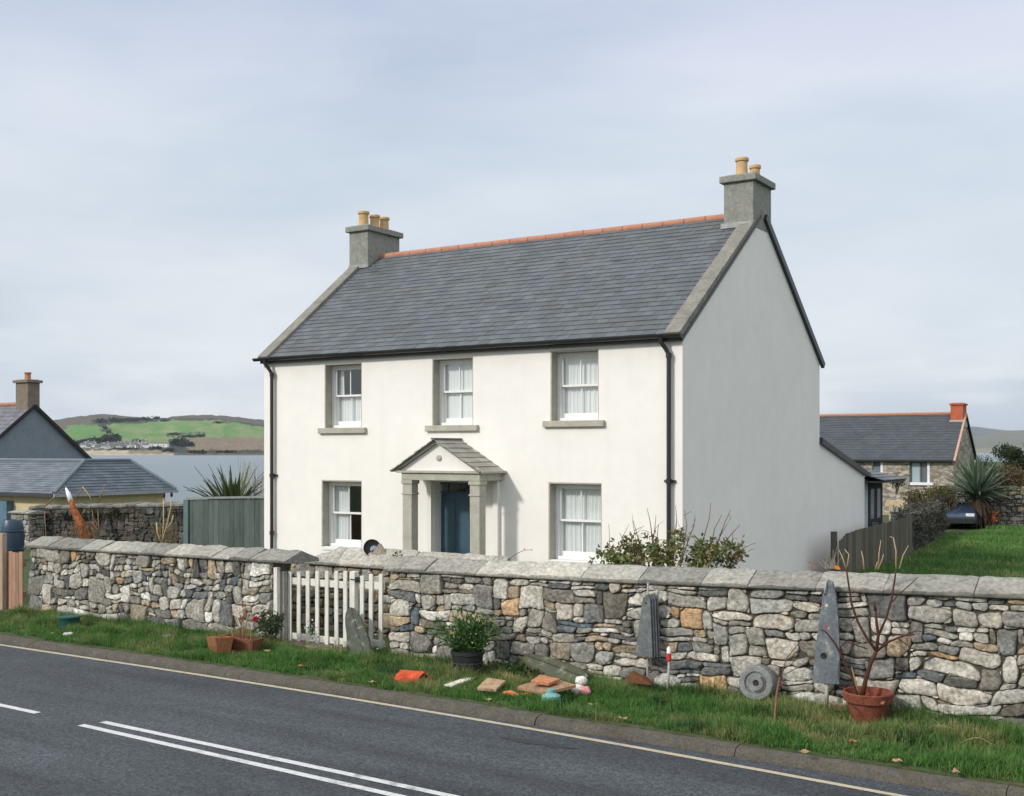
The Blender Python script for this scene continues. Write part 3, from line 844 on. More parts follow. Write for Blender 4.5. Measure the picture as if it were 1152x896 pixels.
kn.build('door_knob', M['brass'], door, smooth=True, auto=40)
tf = MB(); tf.box(xa - .04, xa - .002, yd - .03, yd + .06, 0, 2.07); tf.box(xb + .002, xb + .04, yd - .03, yd + .06, 0, 2.07); tf.box(xa - .002, xb + .002, yd - .02, yd + .06, 1.905, 1.935); tf.box(xa - .04, xb + .04, yd - .03, yd + .06, 2.072, 2.118)
frm = tf.build('door_frame', M['door'], house, bevel=.004)
tg = MB(); tg.add([(xa, yd + .01, 1.94), (xb, yd + .01, 1.94), (xb, yd + .01, 2.068), (xa, yd + .01, 2.068)], [(0, 1, 2, 3)]); tg.build('transom_light', M['glass'], frm)
tj = MB(); tj.box(doorop[0] + .001, xa - .045, yd - .1, yd + .1, 0, 2.115); tj.box(xb + .045, doorop[1] - .001, yd - .1, yd + .1, 0, 2.115)
tj.build('door_surround', M['white'], house, bevel=.005)

Yp = Y0 - .75
pz = 2.33
porch = MB()
porch.box(-13.22, -11.47, Yp - .01, Yp + .02 + .18, 2.17, 2.3)       # front beam
porch.box(-13.22, -13.03, Yp + .202, Y0 - .002, 2.17, 2.3); porch.box(-11.66, -11.47, Yp + .202, Y0 - .002, 2.17, 2.3)
porch.box(-13.32, -11.38, Yp - .05, Y0 - .002, 2.302, 2.345)
por = porch.build('porch', M['granite'], house, bevel=.008)
for (a, b) in ((-13.2, -12.99), (-11.69, -11.48)):
    cm = MB(); cm.box(a, b, Yp, Yp + .2, .12, 1.9); cm.box(a - .02, b + .02, Yp - .02, Yp + .22, 0, .12)
    cm.box(a - .015, b + .015, Yp - .015, Yp + .215, 1.9, 1.935); cm.box(a, b, Yp, Yp + .2, 1.935, 2.10); cm.box(a - .02, b + .02, Yp - .02, Yp + .22, 2.10, 2.168)
    cm.build('column', M['granite'], por, bevel=.006)
for (a, b) in ((-13.15, -13.04), (-11.64, -11.53)):
    cm = MB(); cm.box(a, b, Y0 - .08, Y0 - .002, .0, 2.168); cm.build('pilaster', M['render'], por, bevel=.006)
pd = MB(); xc = -12.42; pl, pr, pt = -13.36, -11.48, 2.90
pd.prism([(pl + .08, Yp + .04, 2.347), (pr - .08, Yp + .04, 2.347), (xc, Yp + .04, pt - .05)], (0, .06, 0))
pd.build('pediment', M['render'], por)
md = MB()
for (a, b) in (((pl + .02, 2.36), (xc, pt - .015)), ((pr - .02, 2.36), (xc, pt - .015))):
    md.bar((a[0], Yp - .0, a[1]), (b[0], Yp - .0, b[1]), .08, .05, up=(0, -1, 0.0001) if False else (0, 0, 1))
md.lathe([(0, 0), (.055, .0), (.055, .02), (.03, .03), (0, .032)], (xc + .03, Yp + .04, 2.58), 16, axis=(0, -1, 0))
md.build('moulding', mat('porch_trim', (.44, .42, .36), var=.2, vscale=8), por)
pr_ = MB()
slate_plane(pr_, (pr + .06, Yp - .1, 2.33), (pr + .06, Y0 - .002, 2.33), (xc, Yp - .1, pt + .02), (xc, Y0 - .002, pt + .02), .17, .24, (.31, .295, .255), 31, th=.014)
slate_plane(pr_, (pl - .06, Y0 - .002, 2.33), (pl - .06, Yp - .1, 2.33), (xc, Y0 - .002, pt + .02), (xc, Yp - .1, pt + .02), .17, .24, (.31, .295, .255), 32, th=.014)
pr_.bar((xc, Yp - .12, pt + .03), (xc, Y0 - .002, pt + .03), .09, .03, col=(.13, .13, .12))
pr_.build('porch_roof', M['slate'], por)

# rear extension (lean-to) on the gable plane
ex = MB(); xe0 = -13.0
zx0, zx1 = 2.93, 2.14
ex.add([(XR_ - .003, Y1, -.5), (XR_ - .003, 28.75, -.5), (XR_ - .003, 28.75, zx1), (XR_ - .003, Y1, zx0), (xe0, 28.75, -.5), (xe0, 28.75, zx1), (xe0, Y1, zx0), (xe0, Y1, -.5)],
       [(0, 1, 2, 3), (1, 4, 5, 2), (4, 7, 6, 5)])
ext = ex.build('extension_wall', M['render'], house)
er = MB(); slate_plane(er, (XR_ + .05, 29.05, zx1 + .0), (xe0, 29.05, zx1 + .0), (XR_ + .05, Y1 + .002, zx0 + .07), (xe0, Y1 + .002, zx0 + .07), .22, .28, (.075, .08, .09), 9)
er.build('extension_roof', M['slate'], house)
eb = MB(); eb.bar((XR_ + .04, Y1 + .003, zx0 - .0), (XR_ + .04, 29.08, zx1 - .05), .06, .12); eb.build('extension_barge_board', M['black'], house)

# back porch shed
bp_ = empty('back_porch', (-8.2, 29.8, 0), 'dark timber back porch with slate roof behind the white house', 'porch')
q = MB(); q.box(-8.9, -7.95, 28.80, 29.2, 0, 2.0, (.42, .47, .47)); q.build('panel', M['plain'], bp_)
q = MB(); q.box(-8.9, -7.93, 29.21, 30.5, 0, 2.05, (.02, .025, .03)); q.build('wall', M['plain'], bp_)
q = MB(); q.box(-7.927, -7.92, 29.35, 29.65, 1.0, 1.75); q.box(-7.927, -7.92, 29.95, 30.25, 1.0, 1.75); q.build('window', mat('pale_glass', (.2, .25, .28), rough=.1, var=.1, bump=0), bp_)
q = MB(); slate_plane(q, (-7.45, 28.85, 1.98), (-7.45, 31.1, 1.98), (-8.5, 28.85, 2.28), (-8.5, 30.3, 2.28), .2, .25, (.12, .13, .14), 12); q.box(-8.9, -7.47, 28.86, 31.0, 1.92, 1.965, (.05, .05, .05)); q.build('roof', M['slate'], bp_)

# ------------------------------------------------------------------ rubble walls made of individual stones
PAL = dict(pale=(.46, .43, .37), white=(.58, .55, .49), grey=(.33, .315, .275), mid=(.22, .21, .185), dark=(.135, .132, .12), blue=(.13, .145, .15), buff=(.40, .32, .22), orange=(.46, .31, .18), brown=(.25, .205, .145))


def clip(poly, nx, nz_, c):      # keep nx*x+nz*z <= c
    out = []; n = len(poly)
    for i in range(n):
        a, b = poly[i], poly[(i + 1) % n]
        da, db = nx * a[0] + nz_ * a[1] - c, nx * b[0] + nz_ * b[1] - c
        if da <= 0: out.append(a)
        if da * db < 0:
            t = da / (da - db); out.append((a[0] + (b[0] - a[0]) * t, a[1] + (b[1] - a[1]) * t))
    return out


def stone_cells(x0, x1, z0, z1, seeds, seed, rmin, rmax, asp, gap=.012):
    r = random.Random(seed); pts = []      # (x, z*asp, r, colour)
    for (sx, sz, sr, sc) in seeds: pts.append((sx, sz * asp, sr, sc))
    H = (z1 - z0) * asp
    for rr in np.linspace(rmax, rmin, 9):
        for _ in range(int(520 * (x1 - x0) / 6)):
            x = r.uniform(x0, x1); z = z0 * asp + r.uniform(0, H); q = rr * r.uniform(.85, 1.15)
            if r.random() < .35: continue
            if all((x - p[0]) ** 2 + (z - p[1]) ** 2 > ((q + p[2]) * .93) ** 2 for p in pts[-400:]): pts.append((x, z, q, None))
    cells = []
    P = np.array([(p[0], p[1], p[2]) for p in pts])
    for i, (x, z, q, cn) in enumerate(pts):
        poly = [(x0, z0 * asp), (x1, z0 * asp), (x1, z1 * asp), (x0, z1 * asp)]
        d = (P[:, 0] - x) ** 2 + (P[:, 1] - z) ** 2
        for j in np.argsort(d)[1:26]:
            dx, dz = P[j, 0] - x, P[j, 1] - z; D = math.hypot(dx, dz)
            if D < 1e-6: continue
            # power bisector
            t = (D * D + q * q - P[j, 2] ** 2) / (2 * D) - gap * .5 * r.uniform(.4, 1.8)
            nx, nn = dx / D, dz / D
            poly = clip(poly, nx, nn, nx * x + nn * z + t)
            if len(poly) < 3: break
        if len(poly) < 3: continue
        poly = [(a, b / asp) for a, b in poly]
        ar = abs(sum(poly[k][0] * poly[(k + 1) % len(poly)][1] - poly[(k + 1) % len(poly)][0] * poly[k][1] for k in range(len(poly)))) / 2
        if ar < .0006: continue
        cells.append((poly, cn, ar))
    return cells


def coursed_cells(x0, x1, seeds, seed, hmin, hmax, asp, H=1.2, chop=.45, gap=.012, z0=-.05):
    """rubble brought roughly to courses: long, square, tall and stacked thin stones, chipped corners with chinks"""
    r = random.Random(seed); zs = [z0]
    while zs[-1] < 1.0: zs.append(zs[-1] + (r.uniform(hmin, hmax) if r.random() > .25 else r.uniform(hmin * .6, hmin)) / H)
    if 1.0 - zs[-2] < hmin * .5 / H: zs.pop(-2)
    k = (1.0 - z0) / (zs[-1] - z0); zs = [z0 + (z - z0) * k for z in zs]
    nr = len(zs) - 1; taken = [[] for _ in range(nr + 2)]; cells = []

    def stone(xa, xb, za, zb, sa, sb):
        w, h = xb - xa, (zb - za) * H
        if w < .02 or h < .015: return
        j = lambda: r.uniform(-.010, .010)
        g = gap * r.uniform(.5, 1.3) / 2; gz = g / H
        P = [(xa - sa + g + j(), za + gz + j() / H), (xb - sb - g + j(), za + gz + j() / H), (xb + sb - g + j(), zb - gz + j() / H), (xa + sa + g + j(), zb - gz + j() / H)]
        out = []
        for i in range(4):
            a, p, b = P[i - 1], P[i], P[(i + 1) % 4]
            if r.random() < chop and min(w, h) > .05:
                f, g2 = r.uniform(.12, .42), r.uniform(.12, .42)
                lim = min(1, .09 / max(w, h)) if False else 1
                p1 = (p[0] + (a[0] - p[0]) * f * lim, p[1] + (a[1] - p[1]) * f * lim); p2 = (p[0] + (b[0] - p[0]) * g2 * lim, p[1] + (b[1] - p[1]) * g2 * lim)
                out += [p1, p2]
                ar = abs((p1[0] - p[0]) * (p2[1] - p[1]) - (p2[0] - p[0]) * (p1[1] - p[1])) * .5 * H
                if ar > .0011 and r.random() < .8:
                    cx, cz = (p[0] + p1[0] + p2[0]) / 3, (p[1] + p1[1] + p2[1]) / 3
                    cells.append(([(cx + (q[0] - cx) * .80, cz + (q[1] - cz) * .80) for q in (p1, p, p2)], None, ar))
            else: out.append(p)
        cells.append((out, None, w * h))

    for ri in range(nr):
        za, zb = zs[ri], zs[ri + 1]; h = (zb - za) * H
        free = []; x = x0
        for (a, b) in sorted(taken[ri]):
            if a - x > .03: free.append((x, a))
            x = b
        if x1 - x > .03: free.append((x, x1))
        for (fa, fb) in free:
            x = fa; sa = 0
            while x < fb - 1e-4:
                w = h * r.uniform(.75, 2.1) * asp * (1.5 if r.random() < .15 else 1); w = max(.07, min(w, .62))
                if fb - x - w < .08: w = fb - x
                xe = x + w; sb = 0 if xe >= fb - 1e-4 else r.uniform(-.022, .022)
                q = r.random()
                if q < .26 and ri < nr - 1 and w < .42 and w > .12 and (zs[ri + 2] - za) * H < .42:
                    stone(x, xe, za, zs[ri + 2], sa, sb); taken[ri + 1].append((x, xe))
                elif q < .52 and h > .10 and w > .14:
                    zm = za + (zb - za) * r.uniform(.32, .68)
                    for (u, v) in ((za, zm), (zm, zb)):
                        if r.random() < .45 and w > .2:
                            xm = x + w * r.uniform(.35, .65); s2 = r.uniform(-.01, .01); stone(x, xm, u, v, sa * .6, s2); stone(xm, xe, u, v, s2, sb * .6)
                        else: stone(x, xe, u, v, sa * .6, sb * .6)
                else: stone(x, xe, za, zb, sa, sb)
                x = xe; sa = sb
    used = set()
    for (sx, sz, sr, sc) in seeds:
        best = None
        for i, (p, c, ar) in enumerate(cells):
            if i in used: continue
            cx = sum(a[0] for a in p) / len(p); cz = sum(a[1] for a in p) / len(p); d = math.hypot(cx - sx, (cz - sz) * H)
            if ar < .008: d += .12
            if best is None or d < best[0]: best = (d, i)
        if best and best[0] < .22: used.add(best[1]); cells[best[1]] = (cells[best[1]][0], sc, cells[best[1]][2])
    return cells


def warped(x, z, W, s=1.7):
    win = max(0, min(1, z / .12, (1 - z) / .12))
    return x + W * noise.noise(Vector((x * s, z * 2.3, 3.3))) + W * .4 * noise.noise(Vector((x * s * 3, z * 6, 1.3))), z + W * .85 * win * (noise.noise(Vector((x * s, z * 2.3, 9.1))) + .4 * noise.noise(Vector((x * s * 3, z * 6, 7.1))))


def stone_mesh(mb, cells, mapf, out, seed, colw, relief=1.0, tone=1.0):
    """mapf(x, z, depth) -> world point; out: how far the faces stand proud"""
    r = random.Random(seed); names = list(colw); wts = [colw[k] for k in names]
    for poly, cn, ar in cells:
        n = len(poly); cx = sum(p[0] for p in poly) / n; cz = sum(p[1] for p in poly) / n
        # densify, jag and round corners
        q = []
        for i in range(n):
            a, b = poly[i], poly[(i + 1) % n]; L_ = math.hypot(b[0] - a[0], b[1] - a[1]); m = max(1, int(L_ / .05))
            for k in range(m):
                t = k / m; q.append([a[0] + (b[0] - a[0]) * t, a[1] + (b[1] - a[1]) * t])
        for it_ in range(1 if ar > .02 else 2):
            s = []
            for i in range(len(q)):
                a, b = q[i], q[(i + 1) % len(q)]
                s.append([a[0] * .75 + b[0] * .25, a[1] * .75 + b[1] * .25]); s.append([a[0] * .25 + b[0] * .75, a[1] * .25 + b[1] * .75])
            q = s
            if len(q) > 44: break
        o = r.uniform(0, 50)
        for p in q:
            k = .009 * noise.noise(Vector((p[0] * 17 + o, p[1] * 17, o))) + .005 * noise.noise(Vector((p[0] * 45 + o, p[1] * 45, o)))
            dx, dz = p[0] - cx, p[1] - cz; D = math.hypot(dx, dz) + 1e-6
            p[0] += dx / D * k; p[1] += dz / D * k
        size = math.sqrt(ar); pr = out + relief * (min(.022, size * .07) * r.uniform(.1, 1.2)) + r.uniform(-.016, .016) * relief
        tx, tz = r.uniform(-.13, .13) * relief, r.uniform(-.16, .10) * relief
        base = PAL[cn] if cn else PAL[r.choices(names, wts)[0]]
        k = r.uniform(.82, 1.18) * tone; w_ = r.uniform(-.012, .012)
        col = (base[0] * k + w_, base[1] * k, base[2] * k - w_)
        inset = min(.02, size * .1)
        rings = []
        for (s, dd) in ((1.0, -.07), (1.0, pr - .018 * relief - .002), (1 - inset * .35 / size, pr - .006 * relief), (1 - inset * 1.1 / size, pr), (.72, pr + .002), (.4, pr + .003)):
            ring = []
            for p in q:
                x = cx + (p[0] - cx) * s; z = cz + (p[1] - cz) * s
                e = dd
                if dd > -.05:
                    e += (x - cx) * tx + (z - cz) * tz
                    e += relief * (.020 * noise.noise(Vector((x * 7 + o, z * 9, o))) + .012 * noise.noise(Vector((x * 19 + o, z * 24, o))))
                ring.append(mapf(x, z, e))
            rings.append(ring)
        m = len(q); vs = [v for rg_ in rings for v in rg_] + [mapf(cx, cz, pr + .006 + relief * .012 * noise.noise(Vector((cx * 7 + o, cz * 9, o))))]
        fs = []
        for j in range(len(rings) - 1):
            for i in range(m): fs.append((j * m + i, j * m + (i + 1) % m, (j + 1) * m + (i + 1) % m, (j + 1) * m + i))
        j = (len(rings) - 1) * m
        for i in range(m): fs.append((j + i, j + (i + 1) % m, len(vs) - 1))
        mb.add(vs, fs, col)


def coping(mb, x0, x1, yf, yb, zb, rise, edge, seed, slab, tone=1.0, ytop=None, shear=0.0, hip0=0., hip1=0.):
    """saddle coping in slabs along x. zb(x): underside"""
    r = random.Random(seed); x = x0; ym = ytop or (yf + yb) / 2
    while x < x1 - .05:
        L_ = min(r.uniform(*slab), x1 - x)
        if x1 - x - L_ < .2: L_ = x1 - x
        n = max(3, int(L_ / .07)); dz = r.uniform(-.008, .010); o = r.uniform(0, 40); k = r.uniform(.78, 1.15) * tone
        base = PAL[r.choice(['grey', 'pale', 'grey', 'mid'])]; col = tuple(c * k for c in base)
        secp = [(yf + .02, 0), (yf, .012), (yf - .004, edge * .8), (yf + .02, edge)]
        for t in (.25, .5, .75): secp.append((yf + .02 + (ym - yf - .02) * t, edge + (rise - edge) * t ** .92))
        secp += [(ym, rise)]
        for t in (.35, .7): secp.append((ym + (yb - ym) * t, rise + (edge - rise) * t))
        secp += [(yb, edge), (yb, 0)]
        vs = []; m = len(secp)
        for i in range(n + 1):
            u = i / n; xx = x + .004 + (L_ - .008) * u
            endr = .010 * (max(0, 1 - min(u, 1 - u) * L_ / .03))
            for (y, h) in secp:
                xs2 = xx + shear * (y - yf)
                hh = h
                if hip0 and xx - x0 < hip0: hh = min(h, edge + (rise - edge) * (xx - x0) / hip0)
                if hip1 and x1 - xx < hip1: hh = min(h, edge + (rise - edge) * (x1 - xx) / hip1)
                nn = .016 * noise.noise(Vector((xs2 * 4 + o, y * 5, h * 5))) + .009 * noise.noise(Vector((xs2 * 13 + o, y * 14, h * 14)))
                vs.append((xs2, y + (nn if y < ym else -nn) * .7, zb(xx) + hh + (dz + nn if h > .02 else 0) - (endr if h > edge * .5 else 0)))
        fs = [(i * m + q_, i * m + (q_ + 1) % m, (i + 1) * m + (q_ + 1) % m, (i + 1) * m + q_) for i in range(n) for q_ in range(m)]
        fs += [tuple(range(m)), tuple(range(n * m, n * m + m))[::-1]]
        mb.add(vs, [f[::-1] for f in fs], col)
        x += L_


YW, YB = 11.97, 12.42


def wall_seed(px, py, rpx, cn, Y=YW, asp=1.0):
    p = PT(px, py, Y); a = ray(px); t = Y / a[1]
    return (p.x, p.z, rpx / FPX * t * 1.12, cn)


zbL = lambda x: float(np.interp(x, [-17.1, -11.1], [1.10, 1.135]))
zbR = lambda x: float(np.interp(x, [-9.5, -6.0, -1.76, 3.5], [1.125, 1.185, 1.29, 1.36]))
seedL = [wall_seed(*s) for s in [(72, 649, 14, 'mid'), (61, 631, 9, 'pale'), (140, 651, 12, 'orange'), (167, 655, 14, 'blue'), (242, 666, 17, 'white'), (158, 675, 13, 'buff'), (125, 669, 9, 'white'), (214, 685, 11, 'white'),
                                 (198, 697, 12, 'buff'), (194, 677, 8, 'white'), (254, 645, 11, 'dark'), (103, 680, 14, 'grey'), (65, 680, 12, 'pale'), (201, 642, 12, 'pale'), (286, 655, 13, 'white'), (255, 700, 14, 'dark'), (294, 683, 12, 'pale'), (120, 645, 9, 'dark'), (45, 650, 11, 'mid'), (302, 710, 12, 'pale'), (227, 645, 11, 'mid'), (190, 660, 9, 'blue')]]
seedR = [wall_seed(*s) for s in [(461, 719, 18, 'pale'), (459, 664, 18, 'grey'), (515, 673, 12, 'white'), (549, 680, 11, 'grey'), (556, 657, 15, 'pale'), (580, 687, 15, 'orange'), (599, 660, 17, 'grey'), (622, 690, 16, 'grey'), (666, 690, 13, 'mid'),
                                 (606, 715, 17, 'mid'), (645, 664, 11, 'white'), (705, 664, 14, 'pale'), (697, 685, 12, 'dark'), (757, 689, 13, 'orange'), (775, 689, 13, 'orange'), (806, 692, 14, 'pale'), (829, 690, 12, 'pale'), (775, 745, 17, 'blue'), (800, 746, 16, 'blue'), (690, 745, 16, 'pale'), (708, 747, 16, 'pale'),
                                 (1014, 764, 20, 'blue'), (1046, 765, 20, 'blue'), (1086, 770, 16, 'dark'), (1030, 680, 16, 'grey'), (1052, 678, 15, 'grey'), (1082, 684, 18, 'grey'), (1110, 683, 18, 'grey'), (1083, 713, 15, 'white'), (1140, 718, 18, 'mid'), (1010, 727, 13, 'buff'), (992, 727, 12, 'pale'), (1141, 770, 17, 'grey'), (1075, 745, 13, 'pale'), (1100, 748, 14, 'pale'), (1125, 750, 13, 'pale'),
                                 (500, 745, 12, 'mid'), (560, 733, 13, 'dark'), (878, 662, 11, 'grey'), (858, 730, 15, 'grey'), (835, 708, 12, 'grey'), (815, 730, 14, 'pale'), (855, 668, 13, 'grey'), (545, 650, 8, 'mid'), (875, 712, 14, 'mid'), (905, 700, 13, 'grey'), (895, 740, 15, 'mid'), (900, 770, 15, 'pale'), (1055, 793, 17, 'pale'), (1085, 797, 14, 'pale'), (1115, 795, 14, 'mid'), (970, 690, 10, 'white')]]


def rubble_wall(name, label, x0, x1, zt, seeds, seed, rmin, rmax, asp, colw, slab, tone=1.0, ends=True, yf=YW, yb=YB, cop=True, rise=.175, edge=.055, coptone=1.0, overhang=.07, relief=1.0, warp=.05, chop=.45, cx1=None, cx0=None, **ck):
    root = empty(name, ((x0 + x1) / 2, (yf + yb) / 2, 0), label, 'wall')
    zmax = max(zt(x0), zt(x1))
    cells = coursed_cells(x0 + .004, x1 - .004, [(s[0], s[1] / max(.5, zt(s[0])), s[2], s[3]) for s in seeds], seed, rmin, rmax, asp, H=zmax, chop=chop)

    def mf(x, z, d):
        e = min(1, (x - x0) / .25, (x1 - x) / .25); a, b = warped(x, z, warp); a = x + (a - x) * max(0, e)
        return (a, yf - d, b * zt(x) - .004)
    mb = MB()
    stone_mesh(mb, cells, mf, .008, seed, colw, tone=tone, relief=relief)
    if ends:     # the two end faces
        for (X, sg) in ((x0, -1), (x1, 1)):
            ce = coursed_cells(yf + .01, yb - .005, [], seed + sg + 5, rmin, rmax * .9, asp, H=zmax)
            if sg > 0: stone_mesh(mb, ce, lambda a, z, d: (x1 - .012 + d, a, z * zt(x1) - .004), 0, seed + 3, colw, tone=tone)
            else: stone_mesh(mb, [([(p[0], p[1]) for p in c[0]][::-1], c[1], c[2]) for c in ce], lambda a, z, d: (x0 + .012 - d, a, z * zt(x0) - .004), 0, seed + 4, colw, tone=tone)
    mb.build('stonework', M['stone'], root, smooth=True, auto=55)
    mo = MB(); n = max(2, int((x1 - x0) / .5)); vs = []
    for i in range(n + 1):
        x = x0 + .035 + (x1 - x0 - .07) * i / n
        vs += [(x, yf + .022, -.1), (x, yf + .022, zt(x) - .003), (x, yb, zt(x) - .003), (x, yb, -.1)]
    fs = [(4 * i + k, 4 * i + 4 + k, 4 * i + 4 + (k + 1) % 4, 4 * i + (k + 1) % 4) for i in range(n) for k in range(4)] + [(0, 1, 2, 3), (4 * n + 3, 4 * n + 2, 4 * n + 1, 4 * n)]
    mo.add(vs, fs); mo.build('mortar', M['mortar'], root)
    if cop:
        cb = MB(); coping(cb, cx0 or x0 - .05, cx1 or x1 + .05, yf - overhang, yb + .04, zt, rise, edge, seed, slab, coptone, **ck)
        cb.build('coping', M['coping'], root, smooth=True, auto=60)
    return root


CW = dict(pale=3.6, white=1.6, grey=5, mid=3, dark=1.3, blue=.7, buff=1.1, orange=.2, brown=1.0)
rubble_wall('stone_wall', 'rubble stone garden wall with slab coping, left of the white gate', -17.06, PX(304, YW), zbL, seedL, 23, .13, .27, 1.0, CW, (.36, .60), shear=.25, warp=.10, chop=.6, cx1=PX(324, YW))
rubble_wall('stone_wall', 'long rubble stone garden wall with rounded coping, right of the white gate', -9.47, 3.6, zbR, seedR, 25, .10, .22, 1.45, CW, (.5, .95), rise=.185, edge=.06, warp=.07, chop=.5)

# ------------------------------------------------------------------ inner wall behind the gate, with mirror
CWi = dict(grey=2, mid=2, brown=3, buff=2, dark=2)
xi0, xi1 = PX(296, 13.3), PX(560, 13.3)
rubble_wall('garden_wall', 'low stained stone wall inside the garden behind the white gate', xi0, xi1, lambda x: .98, [], 41, .08, .18, 1.1, dict(grey=2, mid=1, brown=3, buff=3), (.5, .8), yf=13.3, yb=13.75, rise=.27, edge=.07, hip0=.45, tone=1.0, cx0=PX(346, 13.3))

# ------------------------------------------------------------------ picket gate
YG = 12.12
gate = empty('picket_gate', (PX(355, YG), YG, 0), 'white weathered picket gate between the two stone walls', 'gate')
z_of = lambda px, py: PT(px, py, YG).z


def picket(parent, x, w, z0, z1, y=YG, t=.022, name='picket'):
    mb = MB(); b = rnd.uniform(-.006, .006)
    mb.prism([(x - w / 2, y, z0), (x + w / 2, y, z0), (x + w / 2 + b, y, z1 - .012), (x + w / 2 - .01 + b, y, z1), (x - w / 2 + .01 + b, y, z1), (x - w / 2 + b, y, z1 - .012)], (0, t, 0))
    mb.build(name, M['wood_white'], parent, bevel=.003)


pk = [(290, 22), (355, 22), (421, 22), (488, 22), (557, 22), (628, 22), (690, 20)]
for (cx, w_) in pk:
    px = 280 + cx / 6.4
    picket(gate, PX(px, YG), .062, z_of(px, 620 + (740 - (690 - cx) * -.0) / 6.4) - .0, z_of(px, 620 + 145 / 6.4))
for (ya, yb_) in ((652, 659.5), (715, 722)):
    za, zb_ = z_of(350, ya), z_of(350, yb_); rl = MB()
    rl.box(PX(320, YG), PX(389, YG), YG + .024, YG + .05, zb_, za)
    rl.build('rail', M['wood_white'], gate, bevel=.003)
gp = MB(); xg = PX(397, YG - .02)
gp.box(xg - .045, xg + .045, YG - .04, YG + .05, 0, z_of(397, 643)); pst = gp.build('gate_post', M['wood_white'], gate, bevel=.006)
lt = MB(); lt.box(xg + .05, xg + .10, YG - .03, YG + .03, .93, 1.0); lt.tube([(xg - .02, YG - .05, .97), (xg + .09, YG - .05, .965)], .008, 6); lt.build('latch', M['black'], pst)
gp = MB(); xg = PX(311.5, 11.98); gp.box(xg - .038, xg + .032, 11.95, 12.02, 0, z_of(311, 637)); gp.build('gate_post', M['wood_white'], gate, bevel=.006)
gp = MB(); xg = PX(319, 12.06); gp.box(xg - .045, xg + .03, 12.03, 12.11, 0, z_of(318, 642)); gp.build('gate_post', mat('grey_wood', (.3, .29, .26), var=.3, vscale=8), gate, bevel=.006)
side = empty('picket_fence', (PX(418, YG), YG, 0), 'narrow white fixed picket panel right of the gate post', 'fence')
for px in (406.5, 416.7, 427.8):
    picket(side, PX(px, YG), .064, .02, z_of(px, 646 if px > 410 else 648))
for (ya, yb_) in ((655, 663), (720, 727)):
    rl = MB(); rl.box(PX(403, YG), PX(431, YG), YG + .024, YG + .05, z_of(415, yb_), z_of(415, ya)); rl.build('rail', M['wood_white'], side, bevel=.003)
sl = MB(); sl.box(PX(318, 12), PX(402, 12), 11.86, 12.3, -.05, .035, (.22, .17, .13)); tag(sl.build('doorstep', M['stone'], bevel=.01), 'brown stone threshold slab under the white picket gate', 'step')

# ------------------------------------------------------------------ grass


def blades(name, label, pts, hts, wid, cols, lean=.5, cat='grass'):
    n = len(pts); g = np.random.default_rng(5)
    ang = g.uniform(0, 2 * np.pi, n); dirx, diry = np.cos(ang), np.sin(ang)
    la = g.uniform(0, 2 * np.pi, n); ll = np.abs(g.normal(0, lean, n)) * hts
    lx, ly = np.cos(la) * ll, np.sin(la) * ll
    w = wid * g.uniform(.7, 1.3, n)
    V = np.zeros((n, 5, 3), dtype=np.float32)
    for k, (s, hf, lf) in enumerate(((-1, 0, 0), (1, 0, 0), (.75, .55, .35), (-.75, .55, .35), (0, 1, 1))):
        V[:, k, 0] = pts[:, 0] + dirx * w * s / 2 + lx * lf
        V[:, k, 1] = pts[:, 1] + diry * w * s / 2 + ly * lf
        V[:, k, 2] = pts[:, 2] + hts * hf * (1 - .25 * lf * np.minimum(1, ll / hts))
    base = (np.arange(n) * 5)[:, None]
    me = bpy.data.meshes.new(name)
    me.vertices.add(n * 5); me.vertices.foreach_set('co', V.ravel())
    loops = np.concatenate([base + np.array([[0, 1, 2, 3]]), base + np.array([[3, 2, 4]])], axis=1).astype(np.int32)
    me.loops.add(n * 7); me.loops.foreach_set('vertex_index', loops.ravel())
    ls = np.stack([np.arange(n) * 7, np.arange(n) * 7 + 4], axis=1).astype(np.int32)
    me.polygons.add(n * 2); me.polygons.foreach_set('loop_start', ls.ravel())
    me.update(calc_edges=True)
    at = me.color_attributes.new('Col', 'FLOAT_COLOR', 'POINT')
    cc = np.ones((n, 5, 4), dtype=np.float32); cc[:, :, :3] = cols[:, None, :]
    cc[:, 4, :3] *= 1.25
    at.data.foreach_set('color', cc.ravel())
    me.materials.append(M['grass'])
    o = bpy.data.objects.new(name, me); COL.objects.link(o)
    return tag(o, label, cat, kind='stuff')


def fnoise(x, y, s, o=0):
    # cheap smooth noise from sines
    return (np.sin(x * s + 1.3 * np.sin(y * s * 1.7 + o) + o) + np.sin(y * s * 1.9 - 1.1 * np.sin(x * s * .8 + o * 2)) + np.sin((x + y) * s * 2.7 + o * 3) * .6 + np.sin((x * 1.7 - y) * s * 5.1 + o) * .4) / 3


g = np.random.default_rng(2)


def grass_cols(x, y, g, extra_dry=0.0):
    n = len(x)
    dry = np.clip(.20 + .62 * fnoise(x, y, 1.5, 1) + .42 * fnoise(x, y, 5.3, 6) + .25 * g.normal(0, 1, n) * .6 + extra_dry, 0, 1) ** 1.4
    a = np.array([0.040, 0.110, 0.026]); b = np.array([0.30, 0.26, 0.12]); c = np.array([0.10, 0.215, 0.045])
    t = g.uniform(0, 1, n)[:, None]
    col = (a * (1 - t) + c * t) * (1 - dry[:, None]) + b * dry[:, None]
    return (col * g.uniform(.7, 1.45, n)[:, None]).astype(np.float32)


